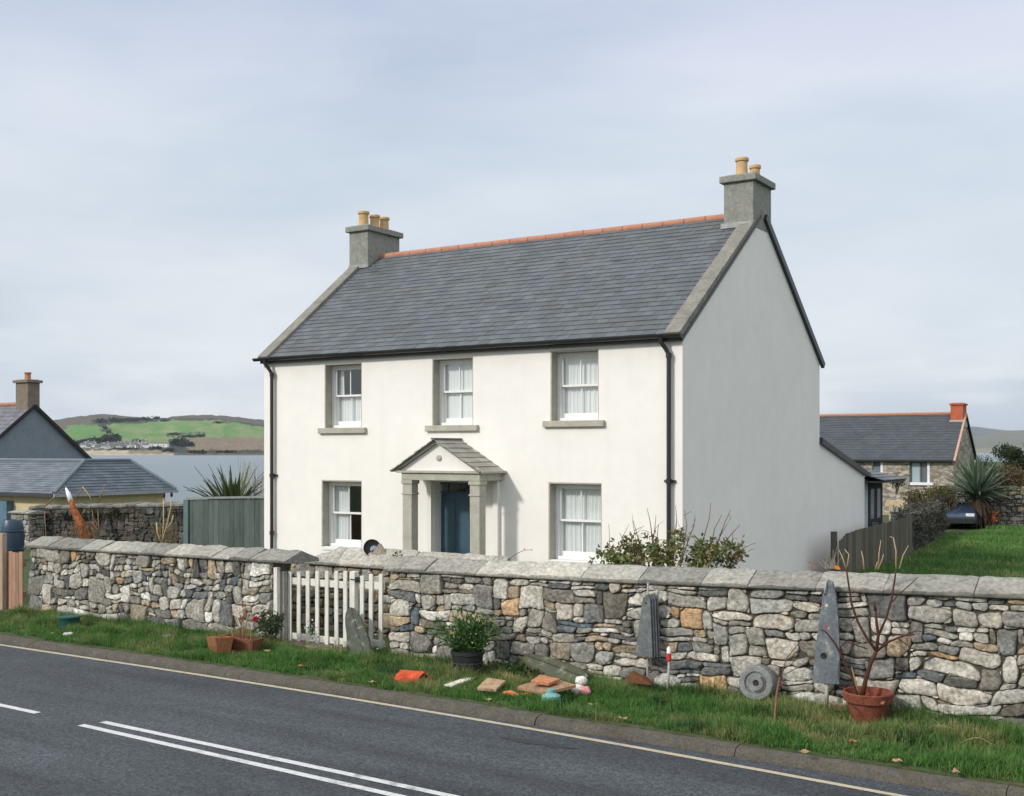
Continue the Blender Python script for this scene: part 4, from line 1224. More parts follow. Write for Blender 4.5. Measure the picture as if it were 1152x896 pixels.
N1 = 230000
u = g.uniform(0, 1, N1)
gx = -17.3 + u * 17.8
ky = np.array([kerb_y(x) for x in np.linspace(-18, 1, 100)])
gk = np.interp(gx, np.linspace(-18, 1, 100), ky)
v = g.uniform(0, 1, N1)
edge = .0 + .06 * fnoise(gx, gx * 0, 3.0, 5) + .04 * fnoise(gx, gx * 0, 9.0, 2)
gy = gk + edge + (12.0 - gk - edge) * v
keep = np.ones(N1, bool)
bare = fnoise(gx, gy, 1.9, 7)
keep &= ~((bare > .50) & (g.uniform(0, 1, N1) < .85))
bare2 = fnoise(gx, gy, 6.5, 2)
keep &= ~((bare2 > .55) & (g.uniform(0, 1, N1) < .7))
keep &= ~((gx > PX(318, 12)) & (gx < PX(402, 12)) & (gy > 11.55) & (g.uniform(0, 1, N1) < .9))
# the left end: bare ground by the plank fence
keep &= (gx > -16.9 + (gy - 10.5) * -.3)
gx, gy, v = gx[keep], gy[keep], v[keep]
tuft = np.clip(fnoise(gx, gy, 3.3, 3) * 1.6, 0, 1)
hts = (.045 + .06 * g.uniform(0, 1, len(gx)) + .17 * tuft * g.uniform(.3, 1, len(gx)) + .13 * np.clip((v - .68) * 4, 0, 1) * np.clip(.4 + fnoise(gx, gy, 2.6, 9), 0, 1) * g.uniform(0, 1, len(gx)) ** 1.5) * (.55 + .45 * np.clip(v * 5, 0, 1))
# coarse tussocks, most of them along the foot of the wall
tx, ty, th_, tcol = [], [], [], []
for _ in range(300):
    cx = g.uniform(-17.0, .3); k0 = kerb_y(cx); near = g.uniform(0, 1) < .62
    cy = g.uniform(11.66, 11.93) if near else g.uniform(k0 + .12, 11.7)
    if PX(314, 12) < cx < PX(432, 12) and cy > 11.4: continue
    m = int(g.uniform(60, 170)); rr_ = g.uniform(.04, .12); hh = g.uniform(.09, .22) * (1 if near else .75)
    tx.append(cx + g.normal(0, rr_, m)); ty.append(np.minimum(11.96, cy + g.normal(0, rr_ * .7, m))); th_.append(hh * g.uniform(.5, 1.1, m))
    kind_ = g.uniform(0, 1); base_ = np.array([.035, .095, .03]) if kind_ < .55 else (np.array([.08, .17, .04]) if kind_ < .85 else np.array([.26, .22, .10]))
    tcol.append(base_[None, :] * g.uniform(.6, 1.5, m)[:, None])
tx, ty, th_, tcol = map(np.concatenate, (tx, ty, th_, tcol))
gc = grass_cols(gx, gy, g, np.where(v < .15, .12, 0))
gx = np.concatenate([gx, tx]); gy = np.concatenate([gy, ty]); hts = np.concatenate([hts, th_]); gc = np.concatenate([gc, tcol.astype(np.float32)]); v = np.concatenate([v, tx * 0 + .5])
blades('verge_grass', 'rough tufted grass on the verge between kerb and stone walls', np.stack([gx, gy, gx * 0 - .005], 1), hts, .0068, gc, .62)

# lawn beside the house, right
N2 = 170000
gx = -9.2 + g.uniform(0, 1, N2) * 18; gy = 20 + g.uniform(0, 1, N2) ** .75 * 27
keep = (gx > -7.2 - np.maximum(0, gy - 31) * .12 + .02) & ~((gx > -10.2) & (gx < -7.5) & (gy > 39.2) & (gy < 46)) & (gx / gy < .1)
gx, gy = gx[keep], gy[keep]
hts = .05 + .08 * g.uniform(0, 1, len(gx)) + .10 * np.clip(fnoise(gx, gy, 1.2, 4) * 1.5, 0, 1)
cc = grass_cols(gx, gy, g, -.12); cc[:, 1] *= 1.05
blades('lawn_grass', 'green rough lawn beyond the stone wall, right of the house', np.stack([gx, gy, gx * 0 - .005], 1), hts, .016, cc, .6)


# ------------------------------------------------------------------ foliage tools
def rv(r): return Vector((r.gauss(0, 1), r.gauss(0, 1), r.gauss(0, 1))).normalized()


def branch(mb, tips, p, d, L_, rad, depth, r, spread=.6, up=.15, nseg=4, col=(.12, .08, .05), kids=(2, 3), shrink=.7):
    pts = [Vector(p)]; rr = [rad]; dd = Vector(d).normalized(); q = Vector(p)
    for i in range(nseg):
        dd = (dd + rv(r) * .16 + Vector((0, 0, up * .3))).normalized(); q = q + dd * L_ / nseg
        pts.append(q.copy()); rr.append(rad * (1 - .5 * (i + 1) / nseg))
        if depth <= 1: tips.append((q.copy(), dd.copy()))
    mb.tube(pts, rr, 6 if rad > .006 else 4, col)
    if depth <= 0:
        return
    for k in range(r.randint(*kids)):
        i = r.randint(max(1, nseg - 2), nseg) if k else nseg
        nd = (dd + rv(r) * spread + Vector((0, 0, up))).normalized()
        branch(mb, tips, pts[i], nd, L_ * r.uniform(shrink * .8, shrink * 1.15), rr[i] * .8, depth - 1, r, spread, up, nseg, col, kids, shrink)


def leafball(mb, c, rad, n, size, cols, r, flat=1.0, density=1.0):
    for _ in range(n):
        d = rv(r); k = r.uniform(.25, 1) ** .5
        bump = 1 + .35 * noise.noise(d * 2.2 + Vector(c))
        p = Vector(c) + Vector((d.x * rad * k * bump, d.y * rad * k * bump, d.z * rad * k * flat * bump))
        col = r.choice(cols); q = r.uniform(.7, 1.3)
        mb.leaf(p, rv(r), rv(r), size * r.uniform(.7, 1.4), size * r.uniform(.5, .8), tuple(c_ * q for c_ in col))


# climbing shrub behind the long wall
r = random.Random(31)
sh = empty('shrub', (PX(760, 12.9), 12.9, 0), 'straggly rose shrub rising behind the wall before the house corner', 'shrub')
mb = MB(); tips = []
for px, lx in ((752, .0), (760, .25), (742, -.35), (775, .35), (765, .05), (730, -.5), (790, .5), (718, -.65), (748, -.15), (805, .55), (735, -.2), (785, .2), (798, .1), (770, -.2), (812, .2)):
    branch(mb, tips, (PX(px, 12.95), 12.9 + r.uniform(-.12, .15), .95), (lx, r.uniform(-.15, .15), .6), .34, .010, 3, r, .85, .12, 4, (.16, .085, .055), (2, 3), .68)
for px, py, q, qy in ((705, 640, 684, 612), (715, 640, 697, 600), (722, 640, 712, 585), (735, 640, 728, 572), (745, 640, 741, 590), (752, 640, 760, 569), (760, 640, 782, 580), (775, 640, 800, 566), (790, 640, 822, 574), (800, 640, 833, 590), (810, 640, 850, 611), (740, 640, 705, 604), (765, 640, 770, 574), (728, 640, 738, 580), (786, 640, 812, 580), (720, 640, 690, 625)):
    P0, P1 = PT(px, py, 12.9), PT(q, qy, 12.9 + r.uniform(-.15, .2)); Pm = (P0 + P1) / 2 + Vector((r.uniform(-.06, .06), 0, r.uniform(0, .06)))
    P0.z -= .2; mb.tube([P0, (P0 + Pm) / 2 + rv(r) * .02, Pm, (Pm + P1) / 2 + rv(r) * .025, P1], [.009, .008, .007, .005, .003], 5, r.choice([(.16, .085, .055), (.20, .11, .07), (.12, .10, .05)]))
    for k in range(4):
        t = r.uniform(.35, .95); b0 = P0.lerp(P1, t); b1 = b0 + (rv(r) + Vector((0, 0, .5))) * r.uniform(.08, .2); mb.tube([b0, (b0 + b1) / 2 + rv(r) * .01, b1], [.004, .003, .002], 4, (.17, .09, .06)); tips.append((b1, (b1 - b0).normalized()))
for px, lx in ((700, -.35), (690, -.2), (712, .2)):
    branch(mb, tips, (PX(px, 12.7), 12.75, 1.15), (lx, -.2, .45), .22, .008, 2, r, .7, .0, 4, (.14, .10, .05), (2, 3), .7)
mb.build('branches', M['twig'], sh, smooth=True)
lf = MB(); cs = [(.12, .15, .045), (.08, .12, .03), (.20, .21, .08), (.22, .15, .07)]
for p, d in tips:
    dens = .9 if nz(p, 3.2, 4) > -.15 else .35
    if p.z > 1.75: dens *= .35
    if r.random() < dens * .36:
        for _ in range(r.randint(2, 5)):
            c = r.choice(cs); k = r.uniform(.7, 1.3)
            lf.leaf(p + rv(r) * .035, rv(r) + d * .4, rv(r), r.uniform(.045, .08), r.uniform(.03, .05), tuple(a * k for a in c))
for px, py in ((700, 632), (690, 626), (697, 638), (740, 628), (748, 632), (735, 618), (790, 615), (810, 625)):
    leafball(lf, PT(px, py, 12.45 if px < 705 else 12.8), .12, 90, .055, cs[:3], r, .7)
lf.build('leaves', M['leaf'], sh)
for _ in range(8):
    fl_ = MB(); p, d = r.choice(tips); fl_.lathe([(0, -.012), (.012, 0), (0, .012)], p, 8, col=(.35, .05, .04)); fl_.build('rose_hip', M['clay'], sh, smooth=True)

# thin briar on the coping near the porch and small weed
mb = MB(); tips = []
a = PT(572, 630, 12.6); b = PT(590, 619, 12.6); c = PT(597, 619, 12.6)
mb.tube([a - Vector((0, 0, .3)), a, (a + b) / 2 + Vector((.0, 0, .015)), b, c], [.006, .005, .004, .004, .003], 5, (.2, .08, .06))
mb.leaf(c, (1, 0, .2), (0, -1, .3), .03, .02, (.4, .06, .06)); mb.leaf(b, (.3, 0, 1), (0, -1, .3), .03, .015, (.2, .07, .05))
tag(mb.build('briar_twig', M['twig']), 'single bare reddish twig rising over the coping right of the porch', 'twig')
mb = MB()
for i in range(26):
    p = PT(447, 625, 12.7) + rv(r) * .05; mb.leaf(p, rv(r) + Vector((0, 0, .5)), rv(r), .045, .03, r.choice([(.22, .2, .03), (.1, .13, .03), (.3, .27, .05)]))
mb.tube([PT(447, 640, 12.7), PT(447, 622, 12.7)], .006, 5, (.1, .1, .03))
tag(mb.build('weed', M['leaf']), 'tiny yellow-green weed on the coping beside the round mirror', 'plant')

# round black mirror resting on the inner wall
Ym = 13.45
mc = PT(419, 616.5, Ym)
mr_ = empty('round_mirror', (mc.x, Ym, 1.2), 'black hooded round mirror sitting on the coping behind the gate', 'mirror')
ax = Vector((.5, -.85, .1)).normalized()
mb = MB(); mb.lathe([(0, -.10), (.06, -.095), (.105, -.07), (.125, -.02), (.128, .05), (.118, .05), (.112, -.005), (0, -.008)], mc, 24, axis=ax, col=(.02, .02, .02)); mb.build('shell', M['plastic'], mr_, smooth=True, auto=40)
mb = MB(); mb.lathe([(0, .0), (.055, .0), (.055, .004), (0, .010)], mc + Vector((.035, -.01, -.02)), 24, axis=ax); mb.build('mirror_glass', mat('mirror_face', (.45, .5, .55), rough=.06, metal=1, var=.05, bump=0), mr_, smooth=True, auto=40)
mb = MB(); mb.tube([mc - ax * .05 - Vector((0, 0, .08)), mc - ax * .05 - Vector((0, 0, .2))], .03, 10, (.02, .02, .02)); mb.build('stand', M['plastic'], mr_)
mb = MB(); p = PT(427, 625, 13.5); mb.prism([PT(414, 628, 13.40), PT(436, 627, 13.40), PT(426, 612, 13.40)], (0, .06, 0), (.27, .235, .17)); tag(mb.build('broken_pot_shard', M['clay'], bevel=.004), 'small brown shard beside the round mirror on the inner coping', 'shard')

# ------------------------------------------------------------------ left garden background
# vertical plank fence, pale brown, far left front
pf = empty('plank_fence', (PX(10, 12.05), 12.05, 0), 'pale brown plank fence at the left edge, beside the stone wall', 'fence')
mb = MB(); x = -24.0; xend = PX(25.5, 12.05)
while x < xend - .02:
    w_ = rnd.uniform(.085, .11); w_ = min(w_, xend - x); k = rnd.uniform(.75, 1.15)
    mb.box(x, x + w_ - .008, 12.05 + rnd.uniform(0, .006), 12.075, .02, 1.0 + rnd.uniform(-.02, .02) , (.34 * k, .21 * k, .14 * k)); x += w_
mb.box(-24, xend, 12.078, 12.12, .25, .33, (.25, .16, .11)); mb.box(-24, xend, 12.078, 12.12, .75, .83, (.25, .16, .11))
mb.build('planks', M['board'], pf)
mb = MB(); xx = PX(3.5, 12.0); mb.box(xx - .06, xx + .04, 11.96, 12.045, 0, PT(3, 600, 12).z, (.36, .27, .2)); mb.build('post', M['board'], pf, bevel=.005)
pav = MB(); pav.add([(-24, kerb_y(-24) + .05, .006), (-16.95, kerb_y(-16.95) + .05, .006), (-17.3, 12.05, .006), (-24, 12.05, .006)], [(0, 1, 2, 3)]); tag(pav.build('driveway', M['kerb'], origin=(-20, 11, .006)), None, None, kind='structure')

# old dark wall
Yd = 20.6
xd0, xd1 = PX(34, Yd), PX(212, Yd)
CWd = dict(mid=2, dark=5, blue=2, brown=2)
rubble_wall('old_wall', 'old dark rubble wall behind, between the plank fence and green boards', xd0, xd1, lambda x: 1.03 + .26 * (x - xd0) / (xd1 - xd0) + .04 * nz((x, 0, 0), 1.3), [], 61, .09, .18, 1.1, CWd, (.25, .45), yf=Yd, yb=Yd + .45, rise=.13, edge=.1, tone=.45, coptone=.55, overhang=.02, relief=1.6, ends=True)
mb = MB(); rr_ = random.Random(77)
for i in range(46):
    x = rr_.uniform(xd0 + .3, xd1 - .2); z = 1.05 + .26 * (x - xd0) / (xd1 - xd0)
    if nz((x, 0, 0), .9, 2) < -.1: continue
    leafball(mb, (x, Yd - .06, z - rr_.uniform(.02, .28)), .15, 70, .045, [(.03, .035, .012), (.05, .035, .02), (.02, .03, .01)], rr_, .6)
tag(mb.build('ivy', M['leaf']), 'dark ivy draped over the front of the old dark wall', 'ivy')
# end stub pier of lighter stone
xq0, xq1 = PX(12, 20.0), PX(33, 20.0)
rubble_wall('stone_pier', 'short pale stone pier at the left end of the old dark wall', xq0, xq1, lambda x: .95, [], 63, .1, .2, 1.1, dict(grey=3, mid=3, brown=1), (.5, .9), yf=20.0, yb=20.5, rise=.1, edge=.06)
# dark blue barrel by the pier
cb_ = PT(14, 600, 17.5); brl = empty('barrel', (cb_.x, 17.5, 0), 'dark blue barrel between the plank fence and the pale stone pier', 'barrel')
mb = MB(); mb.lathe([(.22, 0), (.26, .25), (.275, .5), (.26, .8), (.23, 1.0), (.215, 1.02), (.20, .99), (0, .985)], (cb_.x, 17.5, 0), 24, col=(.025, .05, .085)); mb.build('body', M['plastic'], brl, smooth=True, auto=35)
for z in (.28, .72):
    mb = MB(); mb.lathe([(.268, z), (.282, z + .01), (.282, z + .03), (.268, z + .04)], (cb_.x, 17.5, 0), 24, col=(.02, .04, .07)); mb.build('hoop', M['plastic'], brl)

# rusty bent flue with dry stalks
Yr = 19.6
fr_ = empty('rusty_flue', (PX(92, Yr), Yr, 0), 'orange rusty bent flue pipe standing before the old dark wall', 'pipe')
mb = MB(); P = [PT(97, 640, Yr), PT(96, 612, Yr), PT(95, 600, Yr), PT(91, 590, Yr), PT(86, 580, Yr), PT(82, 571, Yr), PT(80, 563, Yr)]
mb.tube(P, [.12, .13, .125, .115, .10, .08, .06], 14); mb.build('pipe', M['rust'], fr_, smooth=True)
mb = MB(); mb.tube([PT(80, 565, Yr), PT(77, 556, Yr), PT(74, 549, Yr)], [.07, .06, .02], 10, (.75, .76, .78)); mb.build('tip', M['plastic'], fr_, smooth=True)
mb = MB()
for (a, b) in (((50, 570), (72, 549)), ((84, 562), (93, 548)), ((93, 548), (104, 565)), ((110, 565), (118, 545))):
    mb.tube([PT(*a, Yr + .4), PT((a[0] + b[0]) / 2 + .8, (a[1] + b[1]) / 2 - .5, Yr + .4), PT(*b, Yr + .4)], [.02, .016, .01], 6, (.30, .23, .11))
for a in (50, 84, 104, 110): mb.tube([PT(a, 575, Yr + .4), PT(a + 1.5, 600, Yr + .43), PT(a + 1, 640, Yr + .4)], .014, 6, (.2, .15, .08))
tag(mb.build('driftwood_sticks', M['twig'], smooth=True), 'ochre bent sticks standing behind the orange rusty pipe', 'sticks')
r = random.Random(9)
mb = MB()
for i in range(70):
    p = PT(r.uniform(80, 106), r.uniform(590, 612), Yr - .15); mb.tube([p, p + rv(r) * .12, p + rv(r) * .2 + Vector((0, 0, .05))], .006, 4, r.choice([(.3, .14, .05), (.2, .12, .06)]))
tag(mb.build('dead_creeper', M['twig']), 'tangle of dead brown creeper around the orange pipe', 'creeper')

# dry flower stalk
st = empty('flower_stalk', (PX(184, 18.6), 18.6, 0), 'tall dry straw stalk with dark red flower heads before the old wall', 'plant')
mb = MB()
for pts in ([(180, 625), (183, 607), (188, 590), (192, 572), (193, 560)], [(183, 607), (184, 590), (184, 572), (184, 562)], [(182, 612), (177, 600), (176, 588)], [(186, 597), (193, 588), (195, 580)]):
    mb.tube([PT(a, b, 18.6) for a, b in pts], .014, 6, (.52, .42, .22))
mb.build('stem', M['twig'], st, smooth=True)
for (a, b) in ((193, 557), (184.5, 557.5)):
    mb = MB(); mb.lathe([(0, -.06), (.03, -.03), (.035, .02), (.02, .06), (0, .07)], PT(a, b, 18.6), 10, col=(.07, .015, .02)); mb.build('flower_head', M['leaf'], st, smooth=True)
mb = MB()
for i in range(140):
    p = PT(r.uniform(172, 200), r.uniform(596, 616), 18.6 + r.uniform(-.1, .3)); mb.tube([p, p + rv(r) * .14 + Vector((0, 0, .1))], .005, 4, r.choice([(.16, .1, .05), (.10, .09, .04), (.25, .18, .09)]))
tag(mb.build('dead_bracken', M['twig']), 'low brown dead bracken at the foot of the dry flower stalk', 'bracken')

# green board fence next to the house
Yf = 20.0
gf = empty('board_fence', (PX(250, Yf), Yf, 0), 'grey-green vertical board fence joining the left side of the white house', 'fence')
mb = MB(); x = PX(211, Yf); xe = XL - .03
while x < xe:
    w_ = min(rnd.uniform(.15, .2), xe - x); k = rnd.uniform(.75, 1.2); t = (x + 20) / 6
    zt_ = float(np.interp(x, [PX(211, Yf), XL], [1.50, 1.66]))
    mb.box(x, x + w_ - .006, Yf + rnd.uniform(0, .012), Yf + .03, 0, zt_, (.085 * k, .108 * k, .10 * k)); x += w_
mb.build('boards', M['board'], gf)
mb = MB(); mb.bar((PX(210.5, Yf), Yf + .01, 1.535), (xe, Yf + .01, 1.69), .10, .05, col=(.22, .25, .235)); mb.build('top_rail', M['board'], gf)
mb = MB(); mb.box(PX(208, Yf) , PX(213, Yf), Yf - .05, Yf - .004, 0, 1.5, (.10, .16, .16)); mb.build('post', M['board'], gf)


# sword leaved plants
def sword_plant(name, label, base, n, L_, w_, cols, seed, zmin=.0, spreadz=(.2, 1.3), dead=0, trunk=None, cat='plant'):
    r = random.Random(seed); root = empty(name, base, label, cat)
    mb = MB(); base = Vector(base)
    top = base + Vector((0, 0, trunk or 0))
    for i in range(n):
        az = r.uniform(0, 2 * math.pi); el = r.uniform(*spreadz); l = L_ * r.uniform(.7, 1.1)
        d = Vector((math.cos(az) * math.cos(el), math.sin(az) * math.cos(el), math.sin(el)))
        sd = d.cross(Vector((0, 0, 1))).normalized(); c = r.choice(cols); k = r.uniform(.7, 1.35); c = tuple(a * k for a in c)
        pts = []; p = top + Vector((r.uniform(-.1, .1), r.uniform(-.1, .1), r.uniform(-.1, .12))); seg = 6; droop = r.uniform(.0, .22) * (1.3 - el * .6)
        ws = [.6, 1, 1, .85, .6, .35, 0]; vs = []
        for j in range(seg + 1):
            vs += [p + sd * w_ / 2 * ws[j], p - Vector((0, 0, .15 * w_)) - sd * 0, p - sd * w_ / 2 * ws[j]]
            d = (d - Vector((0, 0, droop * j / seg))).normalized(); p = p + d * l / seg
        mb.add(vs, [(3 * j + a, 3 * j + 3 + a, 3 * j + 4 + a, 3 * j + 1 + a) for j in range(seg) for a in (0, 1)], c)
    mb.build('leaves', M['leaf'], root)
    if trunk:
        t = MB(); t.tube([base, base + Vector((.05, 0, trunk * .6)), top], [.22, .18, .14], 10, (.08, .05, .03)); t.build('trunk', M['twig'], root, smooth=True)
    if dead:
        t = MB()
        for i in range(dead):
            az = r.uniform(0, 2 * math.pi); z = r.uniform(.15, .95) * (trunk or .5); p = base + Vector((math.cos(az) * .32, math.sin(az) * .32, z))
            d = Vector((math.cos(az) * .5, math.sin(az) * .5, -.8)); k = r.uniform(.6, 1.4)
            t.leaf(p, d, Vector((math.cos(az), math.sin(az), .3)), r.uniform(.4, .75), .10, (.055 * k, .035 * k, .022 * k))
        t.build('dead_leaves', M['leaf'], root)
    return root


pb = PT(262, 562, 22.5); sword_plant('flax_plant', 'spiky flax plant behind the grey-green board fence', (pb.x, 22.5, .9), 110, 1.5, .13, [(.07, .10, .035), (.12, .13, .05), (.05, .07, .03)], 3, spreadz=(.15, 1.35))
r = random.Random(14); mb = MB()
for i in range(26):
    p = PT(r.uniform(268, 296), 556, 23.2); q = p + Vector((r.uniform(-.25, .25), 0, r.uniform(.5, 1.2))); mb.tube([p - Vector((0, 0, .6)), p, q], [.012, .009, .003], 4, (.3, .25, .17))
tag(mb.build('bare_shrub', M['twig']), 'pale leafless twiggy shrub against the left end of the house', 'shrub')

# neighbour house, grey gable
nh = empty('neighbour_house', (-52, 34.3, -1), 'blue-grey gabled house with brick chimney at the left edge', 'house')
gx_, ga, gb, gm = -48.6, 31.2, 37.4, 34.3
mb = MB(); mb.add([(gx_, ga, -4), (gx_, gb, -4), (gx_, gb, 2.3), (gx_, gm, 4.85), (gx_, ga, 2.3), (-62, ga, -4), (-62, ga, 2.3), (-62, gb, -4), (-62, gb, 2.3)], [(0, 1, 2, 3, 4), (5, 0, 4, 6), (1, 7, 8, 2)], (.19, .225, .26))
nw = mb.build('wall', M['plain'], nh)
mb = MB(); slate_plane(mb, (-62, ga - .2, 2.2), (gx_ + .1, ga - .2, 2.2), (-62, gm, 4.93), (gx_ + .1, gm, 4.93), .3, .35, (.15, .15, .17), 51); slate_plane(mb, (gx_ + .1, gb + .2, 2.2), (-62, gb + .2, 2.2), (gx_ + .1, gm, 4.93), (-62, gm, 4.93), .3, .35, (.15, .15, .17), 52)
nr = mb.build('roof', M['slate'], nh)
mb = MB(); mb.bar((gx_ + .12, ga - .25, 2.13), (gx_ + .12, gm, 4.87), .06, .16); mb.bar((gx_ + .12, gm, 4.87), (gx_ + .12, gb + .3, 2.08), .06, .16); mb.build('barge_board', mat('dark_barge', (.035, .03, .03)), nr)
mb = MB(); mb.tube([(-62, gm, 4.97), (gx_ - 1, gm, 4.97)], .1, 8); mb.build('ridge_tiles', M['ridge'], nr)
chimney(gx_ - .95, gx_ - .02, gm - .3, gm + .35, 4.3, 6.12, [(gx_ - .45, gm, .16, .36)], nh, mat('brown_brick', (.20, .16, .125), var=.3, vscale=4, bump=.6, bscale=12, fine=.2), M['ridge'], cap=.1)

# slate roofed outbuilding in front of it
ob = empty('outbuilding', (-34, 24, -1.5), 'low ochre outbuilding with hipped slate roof in front of the grey gable', 'outbuilding')
P1, P2, R1, R2, Lf = (-30.2, 22.0, 1.42), (-30.2, 26.7, 1.42), (-31.6, 24.15, 2.38), (-31.6, 25.95, 2.38), (-44, 22.0, 1.42)
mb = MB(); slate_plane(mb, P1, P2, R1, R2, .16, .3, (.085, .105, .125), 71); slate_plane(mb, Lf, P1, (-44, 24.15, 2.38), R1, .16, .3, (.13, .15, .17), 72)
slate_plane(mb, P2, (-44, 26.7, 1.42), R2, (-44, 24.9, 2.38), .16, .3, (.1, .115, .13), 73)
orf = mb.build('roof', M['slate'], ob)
mb = MB()
for a, b in ((P1, R1), (R1, R2), (R2, P2), (R1, (-44, 24.15, 2.38))): mb.tube([Vector(a) + Vector((0, 0, .03)), Vector(b) + Vector((0, 0, .03))], .055, 8, (.16, .19, .21))
mb.build('hip_tiles', M['plain'], orf)
mb = MB(); mb.bar((-30.17, 21.97, 1.37), (-30.17, 26.75, 1.37), .06, .10, col=(.3, .33, .35)); mb.bar((-44, 21.97, 1.37), (-30.2, 21.97, 1.37), .06, .10, col=(.05, .05, .055)); mb.build('gutter', M['plain'], orf)
mb = MB(); mb.box(-44, -30.5, 22.3, 26.5, -4, 1.36, (.60, .50, .31)); mb.build('wall', M['plain'], ob)
mb = MB(); mb.box(-44, -32.6, 22.05, 22.28, -3, 1.15, (.10, .17, .23)); mb.build('blue_cladding', M['board'], ob)

# ------------------------------------------------------------------ right background
# dark picket fence along the extension
wf = empty('close_board_fence', (-7.4, 28, 0), 'dark weathered wooden fence running back beside the house extension', 'fence')
mb = MB(); n = 44
for i in range(n):
    y = 24.4 + (31.6 - 24.4) * i / n; x = -7.25 - .03 * (y - 24.4); k = rnd.uniform(.65, 1.3)
    ht = (.94 if i > 2 else .80 + .05 * i) + rnd.uniform(-.02, .015) + .05 * ss(24, 32, y)
    mb.box(x, x + .022, y, y + .155, 0, ht, (.115 * k, .10 * k, .075 * k))
mb.build('boards', M['board'], wf)
for y in (24.35, 28.0, 31.65):
    mb = MB(); mb.box(-7.42 - .03 * (y - 24.4), -7.30 - .03 * (y - 24.4), y, y + .1, 0, 1.0, (.1, .09, .07)); mb.build('post', M['board'], wf, bevel=.01)

# ivy covered wall behind it
iv = empty('ivy_wall', (-7.8, 36, 0), 'low wall smothered in grey ivy beyond the wooden fence', 'wall')
mb = MB(); mb.prism([(-7.85, 31.9, 0), (-7.6, 31.9, 0), (-8.45, 40.3, 0), (-8.7, 40.3, 0)], (0, 0, 1.0)); mb.build('stonework', M['rubble_dark'], iv)
mb = MB(); r = random.Random(5)
for i in range(135):
    y = r.uniform(31.9, 40.2); z = r.uniform(.1, 1.12)
    k = r.uniform(.6, 1.4)
    leafball(mb, (-7.62 - .10 * (y - 31.9) + r.uniform(-.12, .03) - (.12 if z > .9 else 0), y, z), .24, 75, .075, [(.09 * k, .10 * k, .085 * k), (.05 * k, .06 * k, .045 * k), (.12 * k, .09 * k, .06 * k)], r, .8)
mb.build('ivy', M['leaf'], iv)

# stone cottage
ct = empty('stone_cottage', (-18, 61, 0), 'stone cottage with slate roof and red brick chimney at the right', 'cottage')
cx0, cx1, cy0, cy1, ce, cr = -27.0, -12.3, 60.9, 66.1, 2.3, 4.66
wd0 = PX(1023, cy0), PX(1046, cy0); ws0 = PX(981, cy0), PX(992, cy0)
cops = [(wd0[0], wd0[1], .9, 2.18), (ws0[0], ws0[1], 1.55, 2.18)]
mb = MB(); pierced(mb, cy0, cx0, cx1, -1, ce, cops)
mb.add([(cx1, cy0, -1), (cx1, cy1, -1), (cx1, cy1, ce), (cx1, (cy0 + cy1) / 2, cr), (cx1, cy0, ce)], [(0, 1, 2, 3, 4)])
for (a, b, c, d) in cops: mb.box(a, b, cy0 + .2, cy0 + .25, c, d)
mb.build('wall', M['cottage'], ct)
mb = MB(); cm_ = (cy0 + cy1) / 2
slate_plane(mb, (cx0, cy0 - .2, ce - .05), (cx1 + .05, cy0 - .2, ce - .05), (cx0, cm_, cr), (cx1 + .05, cm_, cr), .2, .3, (.062, .070, .078), 81, spread=.1); slate_plane(mb, (cx1 + .05, cy1 + .2, ce - .05), (cx0, cy1 + .2, ce - .05), (cx1 + .05, cm_, cr), (cx0, cm_, cr), .24, .32, (.10, .105, .115), 82)
cro = mb.build('roof', M['slate'], ct)
mb = MB(); mb.tube([(cx0, cm_, cr + .02), (cx1 - .6, cm_, cr + .02)], .09, 8); mb.build('ridge_tiles', M['ridge'], cro)
mb = MB(); mb.bar((cx1 + .06, cy0 - .25, ce - .1), (cx1 + .06, cm_, cr - .02), .10, .10, col=(.5, .3, .22)); mb.build('verge_tiles', M['plain'], cro)
mb = MB(); mb.bar((cx1 + .06, cm_, cr - .02), (cx1 + .06, cy1 + .25, ce - .1), .10, .12, col=(.03, .03, .035)); mb.tube([(cx0, cy0 - .26, ce - .08), (cx1, cy0 - .26, ce - .08)], .07, 8, (.03, .03, .03)); mb.build('gutter', M['plain'], cro)
cch = chimney(cx1 - .62, cx1 + .0, cm_ - .45, cm_ + .45, cr - .5, 5.22, [], ct, M['brick'], cap=.06, capt=.12)
mb = MB(); mb.box(cx1 - .66, cx1 + .04, cm_ - .5, cm_ + .5, cr - .7, cr - .34, (.42, .42, .40)); mb.build('flaunching', M['plain'], cch)
mb = MB(); a, b = wd0; mb.box(a, a + .1, cy0 + .05, cy0 + .15, .9, 2.18, (.07, .10, .11)); mb.box(b - .12, b, cy0 - .02, cy0 + .15, .9, 2.18, (.75, .75, .75)); mb.box(a + .1, b - .12, cy0 + .05, cy0 + .15, 2.1, 2.18, (.1, .14, .16)); mb.box(b - .5, b - .42, cy0 + .05, cy0 + .14, .9, 2.1, (.1, .12, .14))
cw_ = mb.build('window', M['plain'], ct)
mb = MB(); mb.box(a + .1, b - .5, cy0 + .10, cy0 + .12, .9, 2.1, (.34, .42, .46)); mb.box(b - .42, b - .12, cy0 + .10, cy0 + .12, .9, 2.1, (.12, .14, .16)); mb.build('pane', M['car'], cw_)
mb = MB(); mb.box(b - .95, b + .2, cy0 - .1, cy0 + .02, .98, 1.12, (.75, .75, .74)); mb.build('sill', M['plain'], cw_)
mb = MB(); a, b = ws0; mb.box(a, b - .06, cy0 + .10, cy0 + .12, 1.55, 2.18, (.14, .17, .2)); mb.box(b - .06, b + .06, cy0 - .02, cy0 + .09, 1.45, 2.18, (.75, .75, .75)); mb.box(a - .05, b, cy0 - .02, cy0 + .09, 1.47, 1.55, (.7, .7, .7)); mb.build('window', M['plain'], ct)

